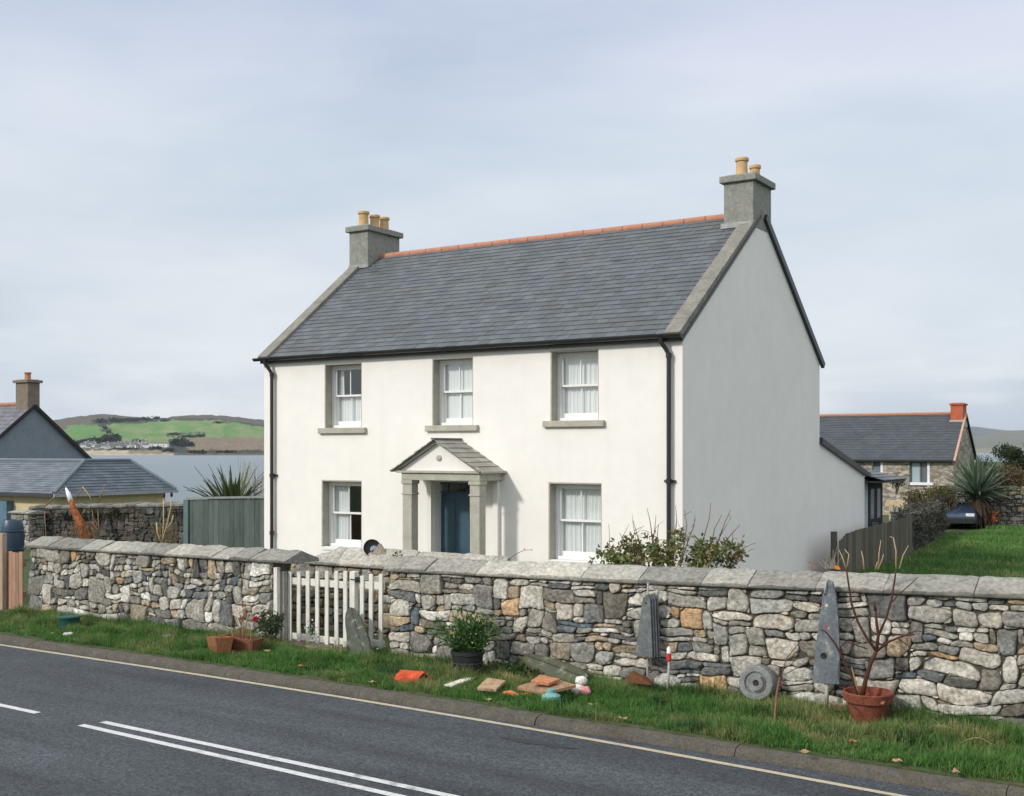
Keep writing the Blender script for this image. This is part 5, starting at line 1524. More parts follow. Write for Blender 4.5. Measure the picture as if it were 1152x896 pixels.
# yard wall and planks before the cottage
yw = empty('yard_wall', (-15, 50, 0), 'low tumbled stone wall in front of the cottage', 'wall')
mb = MB(); mb.box(-18, -10.6, 50, 50.5, -.3, .85); mb.build('stonework', M['cottage'], yw)
mb = MB(); mb.box(PX(997, 46), PX(1021, 46), 46, 46.2, .62, .78, (.5, .4, .25)); mb.box(PX(1000, 46), PX(1005, 46), 46, 46.15, -.2, .62, (.4, .32, .2)); mb.box(PX(1013, 46), PX(1018, 46), 46, 46.15, -.2, .62, (.4, .32, .2)); tag(mb.build('plank_bench', M['board']), 'tan plank bench in front of the low wall by the cottage', 'bench')
mb = MB()
for (pa, pb2, zt_) in ((1001, 1010, .32), (1011, 1022, .30)):
    pass
bn = empty('wheelie_bin', (PX(1012, 37), 37, 0), 'dark grey bin behind the wooden fence', 'bin')
mb.box(PX(1002, 37), PX(1021, 37), 37, 37.6, .05, .75, (.05, .055, .06)); mb.build('body', M['plastic'], bn, bevel=.03)
mb = MB(); mb.box(PX(1001, 37), PX(1022, 37), 36.96, 37.64, .752, .83, (.06, .065, .07)); mb.build('lid', M['plastic'], bn, bevel=.02)


def bush(name, label, c, rad, n, size, cols, seed, flat=.7, blobs=7, cat='shrub', group=None):
    r = random.Random(seed); root = empty(name, (c[0], c[1], 0), label, cat, group)
    mb = MB(); tw = MB(); tips = []
    for i in range(blobs):
        a = r.uniform(0, 6.28); d = r.uniform(0, .75) * rad
        leafball(mb, (c[0] + math.cos(a) * d, c[1] + math.sin(a) * d * .8, c[2] + r.uniform(-.3, .5) * rad * flat), rad * r.uniform(.35, .62), n // blobs, size, cols, r, flat)
    mb.build('foliage', M['leaf'], root)
    for i in range(5): branch(tw, tips, (c[0], c[1], max(0, c[2] - rad)), (r.uniform(-.6, .6), r.uniform(-.5, .5), 1), rad, .03, 1, r)
    tw.build('stems', M['twig'], root)
    return root


g1 = [(.10, .10, .025), (.07, .08, .02), (.14, .12, .03)]; g2 = [(.03, .05, .018), (.04, .065, .02), (.02, .035, .015)]; g3 = [(.12, .085, .045), (.08, .065, .03), (.15, .11, .06)]
p = PD(1050, 560, 41.5); bush('shrub', 'yellow-green shrub in front of the cottage window', (p.x, p.y, p.z), .85, 2200, .08, g1, 1, .55, 9)
p = PD(1030, 562, 43); bush('shrub', 'brownish green shrub between the ivy wall and the cottage', (p.x, p.y, p.z), .8, 1000, .09, [(.09, .075, .03), (.07, .07, .03)], 2)
p = PD(1008, 543, 56); bush('shrub', 'small green bush against the cottage wall between its windows', (p.x, p.y, p.z), .6, 600, .09, [(.10, .12, .05), (.08, .09, .04)], 3)
p = PD(1066, 567, 40.3); bush('shrub', 'dark red-brown shrub above the parked car', (p.x, p.y, p.z), .45, 1200, .06, [(.06, .03, .02), (.04, .03, .02), (.07, .06, .03)], 4)
for i, (px, y, t, s_, lab) in enumerate([(1124, 536, 62, 2.0, 'brown hedge shrub behind the spiky cabbage palm'), (1148, 535, 60, 2.2, 'brown hedge shrub at the right edge above the dry stone wall'), (1175, 532, 60, 2.2, 'brown hedge shrub beyond the right edge')]):
    if i < 2:
        p = PD(px, y, t); bush('hedge_shrub', lab, (p.x, p.y, p.z - .35), s_ * .8, 3000, .13, g3, 10 + i, .6)
tr = empty('evergreen_tree', (PD(1152, 520, 66).x, PD(1152, 520, 66).y, 0), 'dark evergreen tree at the right edge behind the brown hedge', 'tree')
r = random.Random(44); mb = MB(); tc_ = PD(1154, 518, 66)
for i in range(16):
    leafball(mb, (tc_.x + r.gauss(0, .65), tc_.y + r.gauss(0, .65), tc_.z + r.uniform(-.9, .6)), r.uniform(.35, .75), 330, .13, g2, r, .8)
mb.build('crown', M['leaf'], tr)
mb = MB(); tips = []; mb.tube([(tc_.x, tc_.y, 0), (tc_.x, tc_.y, tc_.z - .5), (tc_.x + .1, tc_.y, tc_.z + .4)], [.16, .12, .05], 8, (.07, .05, .035))
for i in range(6): branch(mb, tips, (tc_.x, tc_.y, tc_.z - r.uniform(0, 1)), (r.uniform(-1, 1), r.uniform(-1, 1), .5), .7, .05, 1, r)
mb.build('trunk', M['twig'], tr, smooth=True)
p = PD(1108, 520, 75); mb = MB(); leafball(mb, (p.x, p.y, p.z - .5), .6, 500, .12, g2, r, 1.6); mb.tube([(p.x, p.y, 0), (p.x, p.y, p.z)], .08, 6, (.06, .05, .04)); tag(mb.build('small_conifer', M['leaf']), 'small dark conifer between the cottage gable and the hedge', 'tree')

# cabbage palm / flax on the lawn
p = PD(1099, 592, 41); sword_plant('cabbage_palm', 'large spiky grey-green palm with a skirt of dead leaves on the lawn', (p.x, p.y, -.02), 150, 1.55, .13, [(.11, .16, .10), (.06, .10, .06), (.20, .23, .17)], 5, spreadz=(.05, 1.45), dead=420, trunk=1.15, cat='palm')
mb = MB(); q = PD(1117, 589, 40.5)
for i in range(40): mb.leaf((q.x + r.gauss(0, .06), q.y, .1 + r.uniform(0, .55)), rv(r), rv(r), .12, .07, r.choice([(.35, .06, .03), (.3, .1, .04)]))
mb.tube([(q.x, q.y, 0), (q.x, q.y, .6)], .015, 5, (.2, .1, .05))
tag(mb.build('red_plant', M['leaf']), 'small orange-red plant at the foot of the spiky palm', 'plant')

# dry stone wall right
dw = empty('dry_stone_wall', (-2, 44, 0), 'dry stone wall behind the lawn at the right edge', 'wall')
mb = MB(); r = random.Random(70)
ce_ = coursed_cells(-9.6, 3.5, [], 71, .08, .16, 1.5, H=1.45, gap=.025, z0=0)
stone_mesh(mb, ce_, lambda x, z, d: (x, 44.5 - d, z * 1.45), .0, 72, dict(grey=3, brown=3, mid=3, buff=1), relief=1.6)
mb.build('stonework', M['stone'], dw, smooth=True, auto=50)
mb = MB(); mb.box(-9.55, 3.5, 44.53, 45.0, 0, 1.42); mb.build('core', M['mortar'], dw)

# parked car behind the ivy wall: only its front end shows
car = empty('parked_car', (PD(1075, 597, 39.8).x, PD(1075, 597, 39.8).y, 0), 'dark blue car parked behind the ivy wall, bonnet end showing', 'car')
cf = PD(1098, 597, 39.6); ang = math.atan2(RT[1], RT[0]) - 1.86      # car faces right
U = Vector((math.cos(ang), math.sin(ang), 0)); V_ = Vector((-math.sin(ang), math.cos(ang), 0)); O = Vector((cf.x, cf.y, 0)) - U * 3.95 + V_ * -.80
CP = lambda a, b, z: O + U * a + V_ * b + Vector((0, 0, z * .82))
prof = [(0, .35), (.0, .75), (.15, .92), (.7, .98), (1.15, 1.2), (2.2, 1.22), (2.75, 1.02), (3.2, .86), (3.75, .72), (3.93, .55), (3.93, .28), (3.5, .2), (.4, .2)]
mb = MB(); secs = [(-.82, .93, 0), (-.76, 1, .0), (0, 1.02, 0), (.76, 1, 0), (.82, .93, 0)]; vs = []
for (b, k, _) in secs:
    for (a, z) in prof: vs.append(CP(1.96 + (a - 1.96) * k, b * (1 if z < 1.0 else .84), z * (1 if abs(b) < .8 else .98)))
m = len(prof)
fs = [(i * m + j, i * m + (j + 1) % m, (i + 1) * m + (j + 1) % m, (i + 1) * m + j) for i in range(4) for j in range(m)] + [tuple(range(m)), tuple(range(4 * m, 5 * m))[::-1]]
mb.add(vs, fs, (.03, .045, .08)); mb.build('body', M['car'], car, smooth=True, auto=35, bevel=.02)
mb = MB()
mb.add([CP(2.24, -.58, 1.19), CP(2.24, .58, 1.19), CP(2.72, .66, 1.05), CP(2.72, -.66, 1.05)], [(0, 1, 2, 3)], (.03, .04, .05)); mb.v = [tuple(Vector(v) + U * .02 + Vector((0, 0, .015))) for v in mb.v]
mb.build('windscreen', M['car'], car)
mb = MB(); mb.prism([CP(1.2, -.74, 1.02), CP(2.6, -.74, 1.02), CP(2.15, -.71, 1.17), CP(1.3, -.71, 1.17)], V_ * -.02, (.03, .04, .05)); mb.build('side_window', M['car'], car)
mb = MB(); mb.obox(CP(3.945, 0, .38), U * .03, V_ * .74, Vector((0, 0, .1)), (.02, .02, .02)); mb.build('bumper', M['plastic'], car, bevel=.02)
for b in (-.62, .62):
    mb = MB(); mb.obox(CP(3.86, b, .62), U * .06, V_ * .14, Vector((0, 0, .055)), (.7, .72, .75)); mb.build('headlight', M['car'], car, bevel=.02)
for a in (.75, 3.15):
    for b, sg in ((-.80, -1), (.80, 1)):
        mb = MB(); mb.lathe([(.0, -.1), (.27, -.1), (.31, -.07), (.31, .07), (.27, .1), (.2, .1), (.18, .06), (0, .06)], CP(a, b, .31), 22, axis=V_ * sg, col=(.02, .02, .02)); wh = mb.build('wheel', M['plastic'], car, smooth=True, auto=40)
        mb = MB(); mb.lathe([(0, .066), (.17, .066), (.18, .085), (.0, .095)], CP(a, b, .31), 12, axis=V_ * sg, col=(.4, .4, .42)); mb.build('rim', M['car'], wh)

# ------------------------------------------------------------------ things on the verge
YF = 11.72
# green bucket
b0 = PG(78, 709); bk = empty('bucket', (b0.x, b0.y, 0), 'dark green bucket in the grass at the foot of the left wall', 'bucket')
mb = MB(); mb.lathe([(.10, 0), (.135, .02), (.155, .2), (.165, .215), (.15, .215), (.13, .03), (0, .03)], (b0.x, b0.y, 0), 24, col=(.02, .085, .07)); mb.build('body', M['plastic'], bk, smooth=True, auto=40)
mb = MB(); mb.tube([Vector((b0.x, b0.y, .21)) + Vector((math.cos(t) * .155, -.03, math.sin(t) * .06)) for t in np.linspace(0, math.pi, 12)], .006, 6, (.02, .06, .05)); mb.build('handle', M['plastic'], bk)
mb = MB(); mb.lathe([(.162, .19), (.172, .195), (.172, .205), (.162, .21)], (b0.x, b0.y, 0), 24, col=(.03, .11, .09)); mb.build('rim', M['plastic'], bk)


def rock(name, label, c, sx, sy, sz, col, seed, cat='stone', material='stone', group=None, rough=.35):
    mb = MB(); n = 14; m = 9; vs = []
    for j in range(m + 1):
        th_ = math.pi * j / m
        for i in range(n):
            ph = 2 * math.pi * i / n; d = Vector((math.sin(th_) * math.cos(ph), math.sin(th_) * math.sin(ph), math.cos(th_)))
            k = 1 + rough * noise.noise(d * 1.6 + Vector((seed * 3.1, 0, 0))) + rough * .4 * noise.noise(d * 4 + Vector((seed, 5, 0)))
            vs.append((c[0] + d.x * sx * k, c[1] + d.y * sy * k, c[2] + d.z * sz * k))
    fs = [(j * n + i, (j + 1) * n + i, (j + 1) * n + (i + 1) % n, j * n + (i + 1) % n) for j in range(m) for i in range(n)]
    mb.add(vs, fs, col)
    return tag(mb.build(name, M[material], smooth=True, auto=50), label, cat, group)


p = PG(77, 717); rock('flat_stone', 'flat white stone in the grass near the green bucket', (p.x, p.y, .04), .09, .07, .03, (.62, .6, .56), 1)
p = PG(190, 720); rock('flat_stone', 'pale grey flat stone half hidden in grass left of the wooden planters', (p.x, p.y, .05), .12, .06, .03, (.4, .4, .37), 2)


# wooden trough planters
def trough(px0, px1, py, label, tilt, col, L_=.46, W=.2, H=.2, yaw=0.):
    c = PG((px0 + px1) / 2, py); root = empty('wooden_planter', (c.x, c.y, 0), label, 'planter', 'wooden planters by the gate')
    cs_, sn = math.cos(yaw), math.sin(yaw)
    T = lambda a, b, z: Vector((c.x + a * cs_ - b * sn, c.y + a * sn + b * cs_, z + .02 + a * tilt))
    mb = MB(); l0, l1, w0, w1 = L_ * .42, L_ * .5, W * .35, W * .5
    for sg in (-1, 1):
        for k in range(2):
            za, zb_ = H * k / 2 + .004, H * (k + 1) / 2
            wa = w0 + (w1 - w0) * k / 2; wb = w0 + (w1 - w0) * (k + 1) / 2; la = l0 + (l1 - l0) * k / 2; lb = l0 + (l1 - l0) * (k + 1) / 2
            kk = rnd.uniform(.8, 1.2); cc = tuple(a * kk for a in col)
            mb.add([T(-la, sg * wa, za), T(la, sg * wa, za), T(lb, sg * wb, zb_), T(-lb, sg * wb, zb_), T(-la, sg * (wa - .02), za), T(la, sg * (wa - .02), za), T(lb, sg * (wb - .02), zb_), T(-lb, sg * (wb - .02), zb_)],
                   [(0, 1, 2, 3), (4, 5, 6, 7), (3, 2, 6, 7), (0, 1, 5, 4), (0, 3, 7, 4), (1, 2, 6, 5)], cc)
    mb.build('side_boards', M['board'], root, bevel=.003)
    for sg in (-1, 1):
        mb = MB(); cc = tuple(a * 1.25 for a in col)
        v8 = [T(sg * l0, -w0, 0), T(sg * l0, w0, 0), T(sg * (l1 + .01), w1, H), T(sg * (l1 + .01), -w1, H)]
        mb.prism(v8, Vector((sg * .02 * cs_, sg * .02 * sn, 0)), cc)
        mb.build('end_board', M['board'], root, bevel=.003)
    mb = MB(); mb.add([T(-l0, -w0, H * .8), T(l0, -w0, H * .8), T(l0, w0, H * .8), T(-l0, w0, H * .8)], [(0, 1, 2, 3)], (.04, .03, .02)); mb.build('soil', M['clay'], root)
    return c


c1 = trough(233, 262, 737, 'tilted orange-brown wooden planter, left one of the pair by the gate', .12, (.27, .115, .05), .42, .24, .22, yaw=-.5)
c2 = trough(256, 288, 735, 'brown wooden planter holding bare stalks, right one of the pair', -.05, (.16, .07, .035), .5, .24, .2, yaw=.1)
r = random.Random(88)
mb = MB(); tips = []
for i in range(9): branch(mb, tips, (c2.x + r.uniform(-.15, .15), c2.y + r.uniform(-.05, .05), .16), (r.uniform(-.3, .3), 0, 1), .28, .007, 1, r, .5, .3, 4, r.choice([(.28, .15, .07), (.36, .26, .13), (.18, .07, .05)]))
for p, d in tips[::3]: mb.leaf(p, d, rv(r), .04, .02, r.choice([(.28, .12, .06), (.2, .15, .06)]))
dpl = empty('dried_plant', (c2.x, c2.y, .16), 'bare brown stalks with faded red flowers growing in the right planter', 'plant')
mb.build('stalks', M['twig'], dpl)
for q in ((275, 682), (276, 690), (272, 697)):
    pp = PT(*q, 11.6); mb = MB()
    for i in range(12): mb.leaf(pp + rv(r) * .015, rv(r), rv(r), .035, .03, (.42, .16, .12))
    mb.build('bloom', M['leaf'], dpl)
# rose bush by gate post
rb = empty('rose_bush', (PX(303, 11.6), 11.6, 0), 'low dark green rose bush with a red bloom by the left gate post', 'shrub')
mb = MB(); tips = []
for i in range(9): branch(mb, tips, (PX(303, 11.6) + r.uniform(-.1, .1), 11.6 + r.uniform(-.08, .08), 0), (r.uniform(-.5, .5), r.uniform(-.3, .2), 1), .24, .008, 2, r, .6, .1, 4, (.16, .11, .06))
mb.build('branches', M['twig'], rb)
mb = MB()
for p, d in tips:
    if p.z < .52:
        for _ in range(3): mb.leaf(p + rv(r) * .02, rv(r), rv(r), r.uniform(.03, .05), .028, r.choice([(.045, .07, .03), (.08, .10, .06), (.03, .05, .02)]))
mb.build('leaves', M['leaf'], rb)
mb = MB(); pp = PT(288, 697, 11.5)
for i in range(40): mb.leaf(pp + rv(r) * .02, rv(r), rv(r), .045, .04, r.choice([(.5, .02, .06), (.38, .02, .04)]))
mb.build('bloom', M['leaf'], rb)
# white flowering weeds at the foot of the gate
mb = MB()
for (px, py, n) in ((348, 708, 40), (353, 716, 30), (330, 742, 14), (310, 735, 14), (425, 742, 22)):
    pp = PT(px, py, 11.75)
    for i in range(n):
        mb.leaf(pp + Vector((r.gauss(0, .035), r.gauss(0, .04), r.gauss(0, .06))), rv(r), rv(r), .035, .025, r.choice([(.75, .75, .7), (.3, .36, .25), (.1, .16, .06), (.12, .2, .08)]))
tag(mb.build('white_flowers', M['leaf']), 'scattered white-flowered weeds at the foot of the picket gate', 'flowers', kind='stuff')


# dark green oblong slabs
def slab_shape(name, label, A, B, wid, thick, nrm, col, cat='slab', point=.35):
    """long rounded slab from A (foot) to B (top)"""
    A, B, nrm = Vector(A), Vector(B), Vector(nrm).normalized(); d = (B - A); L_ = d.length; d.normalize(); nrm = (nrm - d * nrm.dot(d)).normalized(); s = d.cross(nrm)
    mb = MB(); n = 14; vs = []; prof = [(0, .55), (.03, .8), (.10, .97), (.3, 1.0), (.55, .95), (.75, .82), (.88, .65), (.96, .45), (1.0, .22)]
    for (t, w_) in prof:
        for i in range(n):
            q = 2 * math.pi * i / n; c_, s_ = math.cos(q), math.sin(q)
            c_ = math.copysign(abs(c_) ** .6, c_); s_ = math.copysign(abs(s_) ** .6, s_)
            nn = 1 + .05 * noise.noise(Vector((t * 4, c_ * 2, s_ * 2)))
            vs.append(A + d * L_ * t + s * c_ * wid / 2 * w_ * nn + nrm * s_ * thick / 2 * (.6 + .4 * w_) * nn)
    fs = [(j * n + i, j * n + (i + 1) % n, (j + 1) * n + (i + 1) % n, (j + 1) * n + i) for j in range(len(prof) - 1) for i in range(n)] + [tuple(range(n))[::-1], tuple(range((len(prof) - 1) * n, len(prof) * n))]
    mb.add(vs, fs, col)
    # raised ridge seam along the face
    mb.tube([A + d * L_ * t + nrm * thick * .5 * (.6 + .4 * w_) + s * wid * .12 for t, w_ in prof[2:-1]], .008, 6, tuple(c * .7 for c in col))
    return tag(mb.build(name, M['wslate'], smooth=True, auto=45), label, cat)


slab_shape('oblong_slab', 'dark green oblong stone slab leaning against the white gate post', PG(408, 747, 0) + Vector((0, .05, 0)), PT(394, 686, 11.98), .30, .11, (.35, -1, .25), (.055, .062, .045))
slab_shape('oblong_slab', 'long olive green slab lying against the foot of the long wall', PT(660, 768, 11.6), PT(590, 741, 11.75), .27, .12, (.1, -1, .7), (.065, .072, .042))

# red half-round tile
p = PG(463, 769); mb = MB(); vs = []; n = 10; ax_ = Vector((.97, .22, 0)).normalized(); sd = Vector((-ax_.y, ax_.x, 0))
for e in (-.15, .15):
    for k in range(n + 1):
        q = math.pi * k / n; vs.append(Vector((p.x, p.y, .02)) + ax_ * (e + .02 * math.sin(k * 1.3)) + sd * math.cos(q) * .115 + Vector((0, 0, math.sin(q) * .13)))
    for k in range(n + 1):
        q = math.pi * k / n; vs.append(Vector((p.x, p.y, .02)) + ax_ * (e + .02 * math.sin(k * 1.3)) + sd * math.cos(q) * .10 + Vector((0, 0, math.sin(q) * .115)))
m = n + 1
fs = [(k, k + 1, 2 * m + k + 1, 2 * m + k) for k in range(n)] + [(m + k, 3 * m + k, 3 * m + k + 1, m + k + 1) for k in range(n)] + [(k, m + k, m + k + 1, k + 1) for k in range(n)] + [(2 * m + k, 2 * m + k + 1, 3 * m + k + 1, 3 * m + k) for k in range(n)] + [(0, 2 * m, 3 * m, m), (n, m + n, 3 * m + n, 2 * m + n)]
mb.add(vs, fs, (.50, .075, .03)); tag(mb.build('roof_tile', M['clay'], smooth=True, auto=40), 'bright red half-round tile lying on the grass right of the gate', 'tile')

# white plank, tan slab
p0, p1 = PG(504, 777), PG(529, 769); mb = MB(); mb.bar(p0 + Vector((0, 0, .05)), p1 + Vector((0, 0, .06)), .11, .022, col=(.66, .62, .52)); tag(mb.build('wood_offcut', M['clay'], bevel=.003), 'short whitish board on the grass in front of the black pot', 'board')
p = [PG(537, 777, .06), PG(558, 779, .06), PG(569, 769, .08), PG(548, 766, .10)]; mb = MB(); mb.prism(p, (0, 0, .035), (.40, .27, .16)); tag(mb.build('tan_slab', M['clay'], bevel=.004), 'thin tan slab on the grass between white board and tile pile', 'slab')

# black pot with leafy plant
bp2 = PG(526, 762); pot = empty('black_plant_pot', (bp2.x, bp2.y, 0), 'black plastic pot in front of the long wall', 'pot')
mb = MB(); mb.lathe([(.15, 0), (.165, .02), (.19, .27), (.205, .28), (.205, .325), (.185, .325), (.18, .28), (0, .27)], (bp2.x, bp2.y, 0), 28, col=(.022, .024, .028))
mb.build('body', M['plastic'], pot, smooth=True, auto=40)
mb = MB()
for z in (.09, .17): mb.lathe([(.175 + z * .08, z), (.181 + z * .08, z + .005), (.181 + z * .08, z + .012), (.175 + z * .08, z + .017)], (bp2.x, bp2.y, 0), 28, col=(.03, .032, .036))
mb.build('band', M['plastic'], pot)
pp = empty('potted_plant', (bp2.x, bp2.y, .28), 'bushy bright green plant growing in the black pot', 'plant')
mb = MB(); r = random.Random(123); st_ = MB()
for i in range(105):
    az = r.uniform(0, 6.28); el = r.uniform(.45, 1.5); d = Vector((math.cos(az) * math.cos(el), math.sin(az) * math.cos(el), math.sin(el))); L_ = r.uniform(.26, .56)
    p0 = Vector((bp2.x + r.uniform(-.08, .08), bp2.y + r.uniform(-.08, .08), .26)); tip = p0 + d * L_
    st_.tube([p0, p0 + d * L_ * .5 + Vector((0, 0, .01)), tip], [.004, .003, .002], 4, (.05, .09, .02))
    for k in range(16):
        t = r.uniform(.3, 1.05); q = p0 + d * L_ * t; k2 = r.uniform(.7, 1.35); c = r.choice([(.05, .13, .025), (.035, .09, .02), (.08, .16, .04), (.09, .15, .06)])
        mb.leaf(q, (d + rv(r) * .9), rv(r), r.uniform(.05, .095), r.uniform(.016, .028), tuple(a * k2 for a in c))
for i in range(40): mb.leaf(Vector((bp2.x, bp2.y, .48)) + Vector((r.gauss(0, .1), -.08 + r.gauss(0, .04), r.gauss(0, .07))), rv(r), rv(r), .02, .02, (.6, .62, .45))
mb.build('leaves', M['leaf'], pp); st_.build('stems', M['twig'], pp)
mb = MB(); q = PG(580, 765)
for i in range(420):
    s_ = Vector((q.x + r.gauss(0, .22), q.y + .1 + r.gauss(0, .1), r.uniform(.0, .16))); mb.leaf(s_, rv(r) + Vector((0, 0, .5)), rv(r), .05, .03, r.choice([(.04, .09, .02), (.03, .06, .018), (.06, .11, .03)]))
tag(mb.build('weeds', M['leaf']), 'dark green leafy weeds between the black pot and the olive slab', 'weeds', kind='stuff')

# pile of broken tiles
def shard(px_pts, z, th_, col, label, name='broken_tile', tilt=0, mt='clay', cat='tile', group='broken tiles in the pile'):
    c = [PG(a, b, zz) for (a, b, zz) in px_pts]; mb = MB(); mb.prism(c, (0, 0, th_), col)
    return tag(mb.build(name, M[mt], bevel=.003), label, cat, group)


br = (.32, .19, .115); orr = (.52, .17, .06)
shard([(584, 781, .03), (612, 789, .03), (634, 779, .04), (600, 771, .05)], 0, .05, (.22, .10, .06), 'dark brown tile at the bottom of the broken pile')
shard([(582, 776, .09), (612, 783, .09), (648, 774, .15), (616, 765, .17)], 0, .035, br, 'widest brown tile lying across the top of the broken pile')
shard([(597, 769, .18), (617, 772, .17), (630, 767, .20), (608, 762, .22)], 0, .03, (.42, .18, .09), 'small reddish tile topmost on the broken pile')
shard([(622, 780, .03), (640, 781, .03), (646, 776, .04), (628, 774, .04)], 0, .03, (.30, .14, .08), 'short brown tile at the right end of the broken pile')
for (a, b, lab, s_) in ((576, 786, 'orange rounded tile fragment at the left end of the pile', 1), (598, 788, 'orange rounded tile fragment at the front of the pile', 1.1)):
    p = PG(a, b); mb = MB(); mb.tube([p + Vector((-.11 * s_, 0, .035)), p + Vector((-.03, .01, .05)), p + Vector((.10 * s_, -.01, .035))], [.03, .036, .028], 10, orr); tag(mb.build('broken_tile', M['clay'], smooth=True, auto=50), lab, 'tile', 'broken tiles in the pile')
p = PG(620, 793); mb = MB(); mb.lathe([(.095, 0), (.11, .03), (.10, .10), (.045, .13), (.045, .165), (.0, .165)], (p.x, p.y, .0), 20, col=(.16, .36, .34)); cupo = mb; tag(mb.build('pottery_jar', M['plastic'], smooth=True, auto=40), 'small blue-green pottery jar in front of the broken tiles', 'jar')
for i, (a, b, z, cc, lab) in enumerate([(649, 785, .05, (.72, .62, .58), 'pale pink lump in front, left of the little pink heap'), (658, 786, .04, (.68, .28, .28), 'red and pink lump at the right of the little heap'), (654, 782, .12, (.75, .70, .66), 'whitish lump on top of the little pink heap')]):
    p = PG(a, b, 0); rock('painted_pebble', lab, (p.x, p.y, z + .035), .068, .06, .058, cc, 20 + i, 'pebble', 'clay', 'painted pebbles', .3)

# slate stack on rod
sx = PX(729, 11.80)
sg_ = empty('slate_totem', (sx, 11.8, 0), 'stack of narrow pointed grey slates on a metal rod', 'ornament')
z0, z1 = PT(729, 738, 11.8).z, PT(729, 668, 11.8).z
for k in range(4):
    mb = MB(); o_ = .028 * k; dx = .018 * k; dd = rnd.uniform(-.01, .01)
    mb.prism([(sx - .135 + dx, 11.74 + o_, z0 + .01 * k), (sx + .085 + dx, 11.74 + o_, z0 - .005 * k), (sx + .045 + dx, 11.74 + o_ + .02, z1 - .05 + dd), (sx + .0 + dx, 11.74 + o_ + .02, z1 + dd), (sx - .045 + dx, 11.74 + o_ + .02, z1 - .04 + dd)], (0, .016, 0), [(.125, .137, .14), (.10, .11, .12), (.13, .14, .15), (.08, .085, .09)][k])
    mb.build('slate', M['wslate'], sg_, bevel=.003)
mb = MB(); mb.tube([(sx - .01, 11.80, 0), (sx - .01, 11.82, z1 + .09)], .011, 8, (.35, .36, .37)); mb.lathe([(0, 0), (.014, .006), (.01, .03), (0, .035)], (sx - .01, 11.82, z1 + .085), 8, col=(.4, .4, .4)); mb.build('rod', M['wslate'], sg_, smooth=True, auto=40)
mb = MB(); mb.lathe([(.0, 0), (.010, 0), (.010, .004), (0, .004)], (sx - .005, 11.755, z1 - .10), 10, axis=(0, -1, 0), col=(.02, .02, .02)); mb.build('hole', M['wslate'], sg_)

# white stone with red-white stake
p = PG(748, 779); rock('rounded_stone', 'rounded lichen-spotted stone below the red topped stake', (p.x, p.y + .05, .08), .17, .12, .12, (.42, .41, .37), 5)
sk_ = empty('marker_stake', (PX(753, 11.62), 11.62, 0), 'thin stake with white and red top beside the rounded stone', 'stake')
mb = MB(); mb.tube([PT(751, 775, 11.66), PT(752, 762, 11.66), PT(752.5, 744, 11.66)], [.014, .012, .012], 8, (.4, .38, .34)); mb.build('shaft', M['twig'], sk_, smooth=True)
mb = MB(); a, b = PT(752.5, 744, 11.66), PT(752.5, 735, 11.66); mb.tube([a, a + Vector((0, 0, .01)), b], [.02, .03, .027], 10, (.55, .03, .03)); mb.build('red_band', M['plastic'], sk_, smooth=True, auto=40)
mb = MB(); a2 = PT(752.5, 727.5, 11.66); mb.tube([b, a2 - Vector((0, 0, .02)), a2], [.027, .022, .008], 10, (.8, .74, .72)); mb.build('white_tip', M['plastic'], sk_, smooth=True, auto=40)
# rusty plate
mb = MB(); mb.prism([PT(700, 768, 11.7), PT(733, 771, 11.6), PT(728, 762, 11.6), PT(711, 755, 11.7)], (0, .02, .0), (.13, .055, .025)); tag(mb.build('rusty_plate', M['clay'], bevel=.003), 'crumpled rusty metal plate at the foot of the slate stack', 'plate')

# round grey stone wheel
wc_ = PT(850, 769, 11.66); axw = Vector((.12, -1, .12)).normalized()
gw = empty('grindstone', (wc_.x, 11.7, 0), 'round grey grooved grinding wheel propped against the wall', 'wheel')
mb = MB(); rw = .185
mb.lathe([(.0, .0), (.03, 0), (.03, .045), (.036, .052), (.10, .054), (.106, .04), (.115, .04), (.12, .06), (.168, .062), (.178, .056), (rw, .03), (rw, -.14), (rw - .02, -.16), (0, -.16)][::-1], wc_ + Vector((0, .04, 0)), 40, axis=axw, col=(.20, .205, .20)); mb.build('disc', M['wslate'], gw, smooth=True, auto=28)
mb = MB(); cc = wc_ + Vector((0, .04, 0)) + axw * .056; s1 = axw.cross(Vector((0, 0, 1))).normalized(); s2 = s1.cross(axw); mb.obox(cc, s1 * .022, s2 * .022, axw * .006, (.015, .015, .015)); mb.build('hub_hole', M['wslate'], gw)
mb = MB()
vs = []
for i in range(13):
    q = 2.2 + 2.6 * i / 12
    for rr__ in (.076, .094): vs.append(cc + axw * .001 + (s1 * math.cos(q) + s2 * math.sin(q)) * rr__)
mb.add(vs, [(2 * i, 2 * i + 1, 2 * i + 3, 2 * i + 2) for i in range(12)], (.05, .05, .05)); mb.build('slot', M['wslate'], gw)
# thin sticks near
mb = MB(); mb.tube([PG(871, 820), PT(872, 800, 11.2), PT(874, 780, 11.25), PT(877, 762, 11.3)], [.012, .011, .012, .007], 6, (.2, .10, .06)); mb.tube([PT(875, 772, 11.27), PT(884, 768, 11.3)], [.006, .003], 5, (.2, .1, .06))
tag(mb.build('thin_stick', M['twig'], smooth=True), 'thin upright brown stick in the grass right of the grey wheel', 'stick')
mb = MB(); mb.tube([PT(877, 770, 11.6), PT(884, 742, 11.7), PT(900, 722, 11.75), PT(918, 714, 11.7)], [.006, .006, .005, .003], 5, (.16, .09, .06)); mb.tube([PT(880, 760, 11.6), PT(900, 750, 11.8), PT(912, 742, 11.8)], [.005, .004, .003], 5, (.16, .09, .06))
tag(mb.build('briar_twig', M['twig'], smooth=True), 'arching thin briar stem on the wall between wheel and tall slate', 'twig')

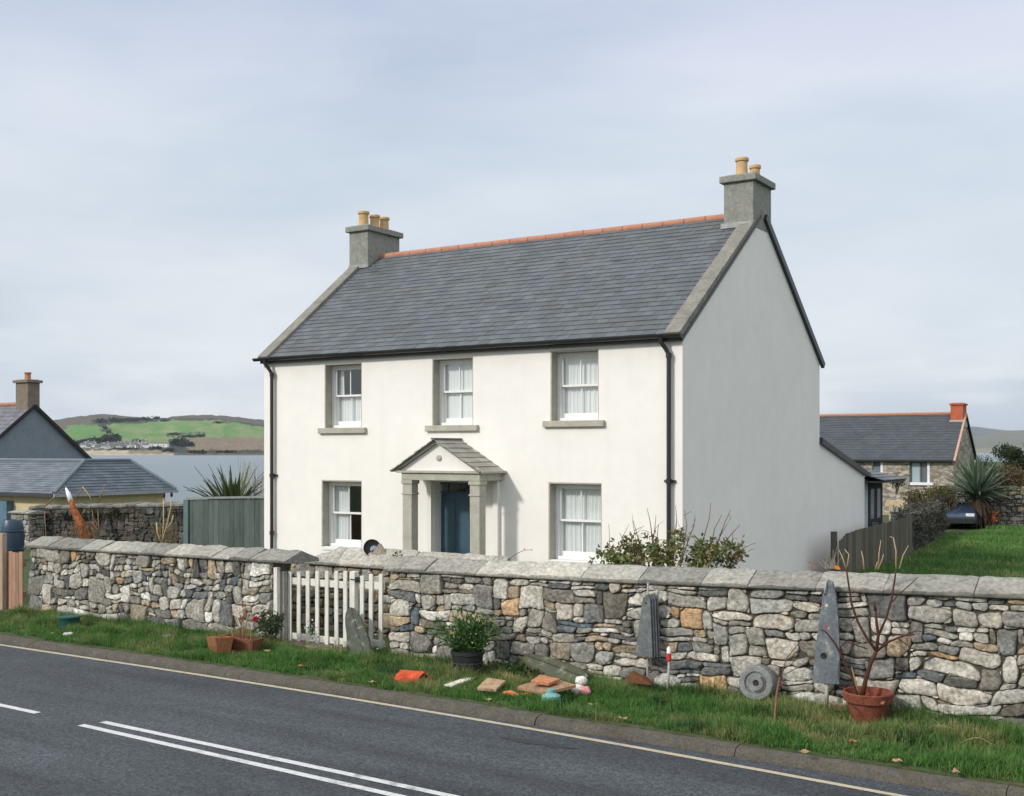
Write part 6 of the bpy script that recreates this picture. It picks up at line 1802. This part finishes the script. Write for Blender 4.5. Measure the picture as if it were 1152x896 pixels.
# tall slate with holes
Ys = 11.74
ts = empty('slate_totem', (PX(929, Ys), Ys, 0), 'tall pointed blue-grey slate with round holes on a short post', 'ornament')
outl = [(914, 768), (945, 770), (945, 740), (943, 700), (940, 672), (936, 655), (931, 652.5), (927, 657), (922, 690), (917, 735)]
pts = [PT(a, b, Ys) for a, b in outl]
mb = MB(); mb.prism([Vector((p.x, Ys - .02 + .05 * (p.z - .4), p.z)) for p in pts], (0, .028, 0), (.12, .14, .158)); sl_ = mb.build('slate', M['wslate'], ts, bevel=.005)
for (a, b, rr__, cc) in ((927, 738, .034, (.01, .01, .012)), (929.5, 681.5, .018, (.45, .40, .30)), (927.5, 669, .009, (.02, .02, .02)), (930, 723.5, .012, (.35, .33, .28)), (929.5, 704, .014, (.30, .08, .07)), (932, 707, .010, (.5, .25, .22))):
    p = PT(a, b, Ys); mb = MB(); mb.lathe([(0, 0), (rr__, 0), (rr__, .003), (0, .003)], (p.x, Ys - .0215 + .05 * (p.z - .4), p.z), 16, axis=(0, -1, 0), col=cc); mb.build('hole', M['wslate'], ts)
mb = MB(); mb.tube([PT(930, 792, Ys + .02), PT(930, 768, Ys + .02)], .022, 8, (.4, .38, .33)); mb.tube([PT(927.5, 668, Ys - .01), PT(929, 655, Ys)], .006, 6, (.5, .5, .48)); mb.build('post', M['twig'], ts, smooth=True)

# broken terracotta pot with bare shrub
tp = PG(975, 815); tp.y += .05
tpo = empty('terracotta_pot', (tp.x, tp.y, 0), 'cracked terracotta pot on the grass at the right', 'pot')
sc_ = .245
mb = MB(); mb.lathe([(.14, 0), (.155, .02), (.205, .24), (.235, .245), (.25, .33), (.243, .34), (.222, .335), (.205, .26), (0, .25)], (tp.x, tp.y, -.02), 32, col=(.20, .06, .035), wob=.03); mb.build('body', M['clay'], tpo, smooth=True, auto=35)
mb = MB(); mb.tube([Vector((tp.x, tp.y, 0)) + Vector((math.cos(q) * (.236 - .08 * k / 9), math.sin(q) * (.236 - .08 * k / 9), .27 - .022 * k)) for k, q in enumerate(np.linspace(-2.6, -1.2, 10))], .006, 5, (.05, .025, .02)); mb.build('crack', M['clay'], tpo)
mb = MB()
for (a, b) in ((990, 792), (960, 790)):
    p = PT(a, b, tp.y - .22); mb.leaf(p, (1, -.1, .6), (0, -1, .2), .06, .035, (.30, .10, .05))
mb.build('flake', M['clay'], tpo)
bs = empty('bare_shrub', (tp.x, tp.y, .2), 'leafless red-brown shrub growing in the cracked terracotta pot', 'shrub')
mb = MB(); Yb = tp.y
red = (.075, .028, .02); tan_ = (.42, .34, .19)
B = lambda pts, r0, r1, col=red, dy=0.: mb.tube([PT(a, b, Yb + dy * i) for i, (a, b) in enumerate(pts)], list(np.linspace(r0 * 1.25, r1 * 1.2, len(pts))), 7, col)
B([(970, 785), (974, 765), (980, 745), (986, 733)], .02, .015)
B([(986, 733), (988, 715), (986, 700), (985, 685)], .014, .010)
B([(986, 733), (975, 718), (965, 700), (958, 680), (955, 660), (952, 640)], .012, .007, dy=-.02)
B([(988, 716), (996, 698), (1003, 675), (1007, 650), (1008, 640)], .011, .006, dy=.015)
B([(986, 733), (1000, 722), (1015, 716), (1028, 714)], .011, .006, dy=-.03)
B([(966, 783), (960, 765), (950, 745), (940, 725), (930, 712), (924, 708)], .012, .006, dy=-.02)
B([(950, 745), (945, 728), (952, 722), (975, 730)], .006, .005)
B([(985, 687), (983, 677)], .012, .012); B([(1003, 678), (1012, 668), (1024, 658), (1032, 650)], .005, .003); B([(1015, 716), (1030, 710), (1042, 711)], .006, .003); B([(1010, 718), (1022, 727), (1030, 742)], .005, .003)
B([(960, 765), (946, 775), (943, 760), (944, 745)], .005, .003)
mb.tube([PT(968, 785, Yb), PT(963, 770, Yb - .03), PT(958, 750, Yb - .05)], [.011, .009, .004], 6, (.3, .2, .09))
mb.build('branches', M['twig'], bs, smooth=True)
mb = MB()
for pts in ([(952, 640), (948, 628), (944, 619)], [(953, 638), (955, 624), (950, 618)], [(1008, 640), (1008, 620), (1005, 605), (1001, 604)], [(1012, 640), (1016, 625), (1022, 614)], [(972, 641), (971, 628), (969, 620)], [(988, 641), (989, 622), (991, 608)], [(988, 641), (993, 628), (994, 624)], [(985, 641), (987, 632)]):
    mb.tube([PT(a, b, Yb + .1) for a, b in pts], list(np.linspace(.008, .003, len(pts))), 6, tan_)
mb.build('shoots', M['twig'], bs, smooth=True)
mb = MB(); mb.leaf(PT(921, 641, 12.1), (-1, 0, .75), (0, -1, .1), .17, .025, (.25, .12, .08)); mb.leaf(PT(946, 641, 12.1), (-.6, 0, .3), (0, -1, .4), .08, .05, (.5, .13, .03))
for i in range(16):
    p = PT(r.uniform(928, 940), 640, 12.3); mb.tube([p, p + Vector((r.uniform(-.12, .12), 0, r.uniform(.06, .25)))], [.003, .0015], 4, (.3, .25, .2))
tag(mb.build('dead_sprig', M['twig']), 'dead sprig and orange leaf on the coping above the tall slate', 'sprig')

# dead stems in the grass, fallen leaves
r = random.Random(55)
mb = MB()
for (px, py, L_) in ((1035, 830, .35), (1060, 800, .5), (1100, 815, .5), (900, 788, .25), (1080, 842, .3), (1040, 785, .4)):
    p = PG(px, py); p.z = .04; d = Vector((1, r.uniform(-.3, .3), r.uniform(-.05, .3))).normalized(); mb.tube([p + d * L_ * k / 7 + Vector((0, 0, .06 * math.sin(k / 7 * 3.1))) + rv(r) * .006 for k in range(8)], [.0035, .0035, .003, .003, .003, .0025, .002, .001], 5, (.30, .24, .13))
tag(mb.build('dry_stems', M['twig']), 'dry straw coloured stems lying in the verge grass at the right', 'stems', kind='stuff')
for i, (px, py) in enumerate([(130, 700), (118, 708), (123, 712), (136, 706), (58, 715), (585, 770), (745, 791), (835, 825), (667, 796), (300, 735), (470, 745), (548, 790), (960, 838), (1075, 872), (905, 850), (340, 752), (218, 728), (420, 770), (1010, 860), (700, 812)]):
    p = PG(px, py, .03); mb = MB(); s_ = r.uniform(.05, .08); a = r.uniform(0, 6.28)
    vs = [Vector((p.x, p.y, .05))] + [Vector((p.x + math.cos(a + q) * s_ * k, p.y + math.sin(a + q) * s_ * k, .05 + r.uniform(0, .03))) for q, k in ((0, 1), (.7, .6), (1.5, .75), (2.4, .55), (3.2, .8), (4.1, .6), (5, .75), (5.7, .55))]
    mb.add(vs, [(0, j, j % 8 + 1) for j in range(1, 9)], r.choice([(.40, .18, .08), (.45, .30, .15), (.36, .22, .14)])); tag(mb.build('fallen_leaf', M['leaf']), 'dry fallen leaf lying on the verge grass', 'leaf', 'fallen leaves on the verge')

# scattering of grit and leaf crumbs along the kerb edge
mb = MB()
for i in range(1500):
    x = r.uniform(-16.5, 0); y = kerb_y(x) + r.gauss(-.20, .05) - abs(r.gauss(0, .05)); s_ = r.uniform(.003, .009); z = -.097 if y < kerb_y(x) - .21 else .0
    k = r.uniform(.5, 1.5); mb.add([(x, y, z), (x + s_, y, z + s_ * .3), (x + s_ * .5, y + s_, z), (x + s_ * .5, y + s_ * .4, z + s_ * .7)], [(0, 1, 3), (1, 2, 3), (2, 0, 3)], (.2 * k, .17 * k, .12 * k))
tag(mb.build('grit', M['clay']), 'fine grit and leaf crumbs along the kerb', 'grit', kind='stuff')

# ------------------------------------------------------------------ haze over the whole scene
hz = MB(); hz.box(-6500, 6500, -600, 6600, -6, 150)
hm = bpy.data.materials.new('haze_air'); hm.use_nodes = True
nt = hm.node_tree; nt.nodes.remove(nt.nodes['Principled BSDF'])
pv = nt.nodes.new('ShaderNodeVolumePrincipled'); pv.inputs['Color'].default_value = (.82, .88, 1, 1); pv.inputs['Density'].default_value = 0.00006; pv.inputs['Anisotropy'].default_value = .3
nt.links.new(pv.outputs[0], nt.nodes['Material Output'].inputs['Volume'])
tag(hz.build('haze', hm, origin=(0, 0, -6)), 'thin pale haze over sea and hills', None, kind='stuff')
if 'category' in bpy.data.objects['haze']: del bpy.data.objects['haze']['category']
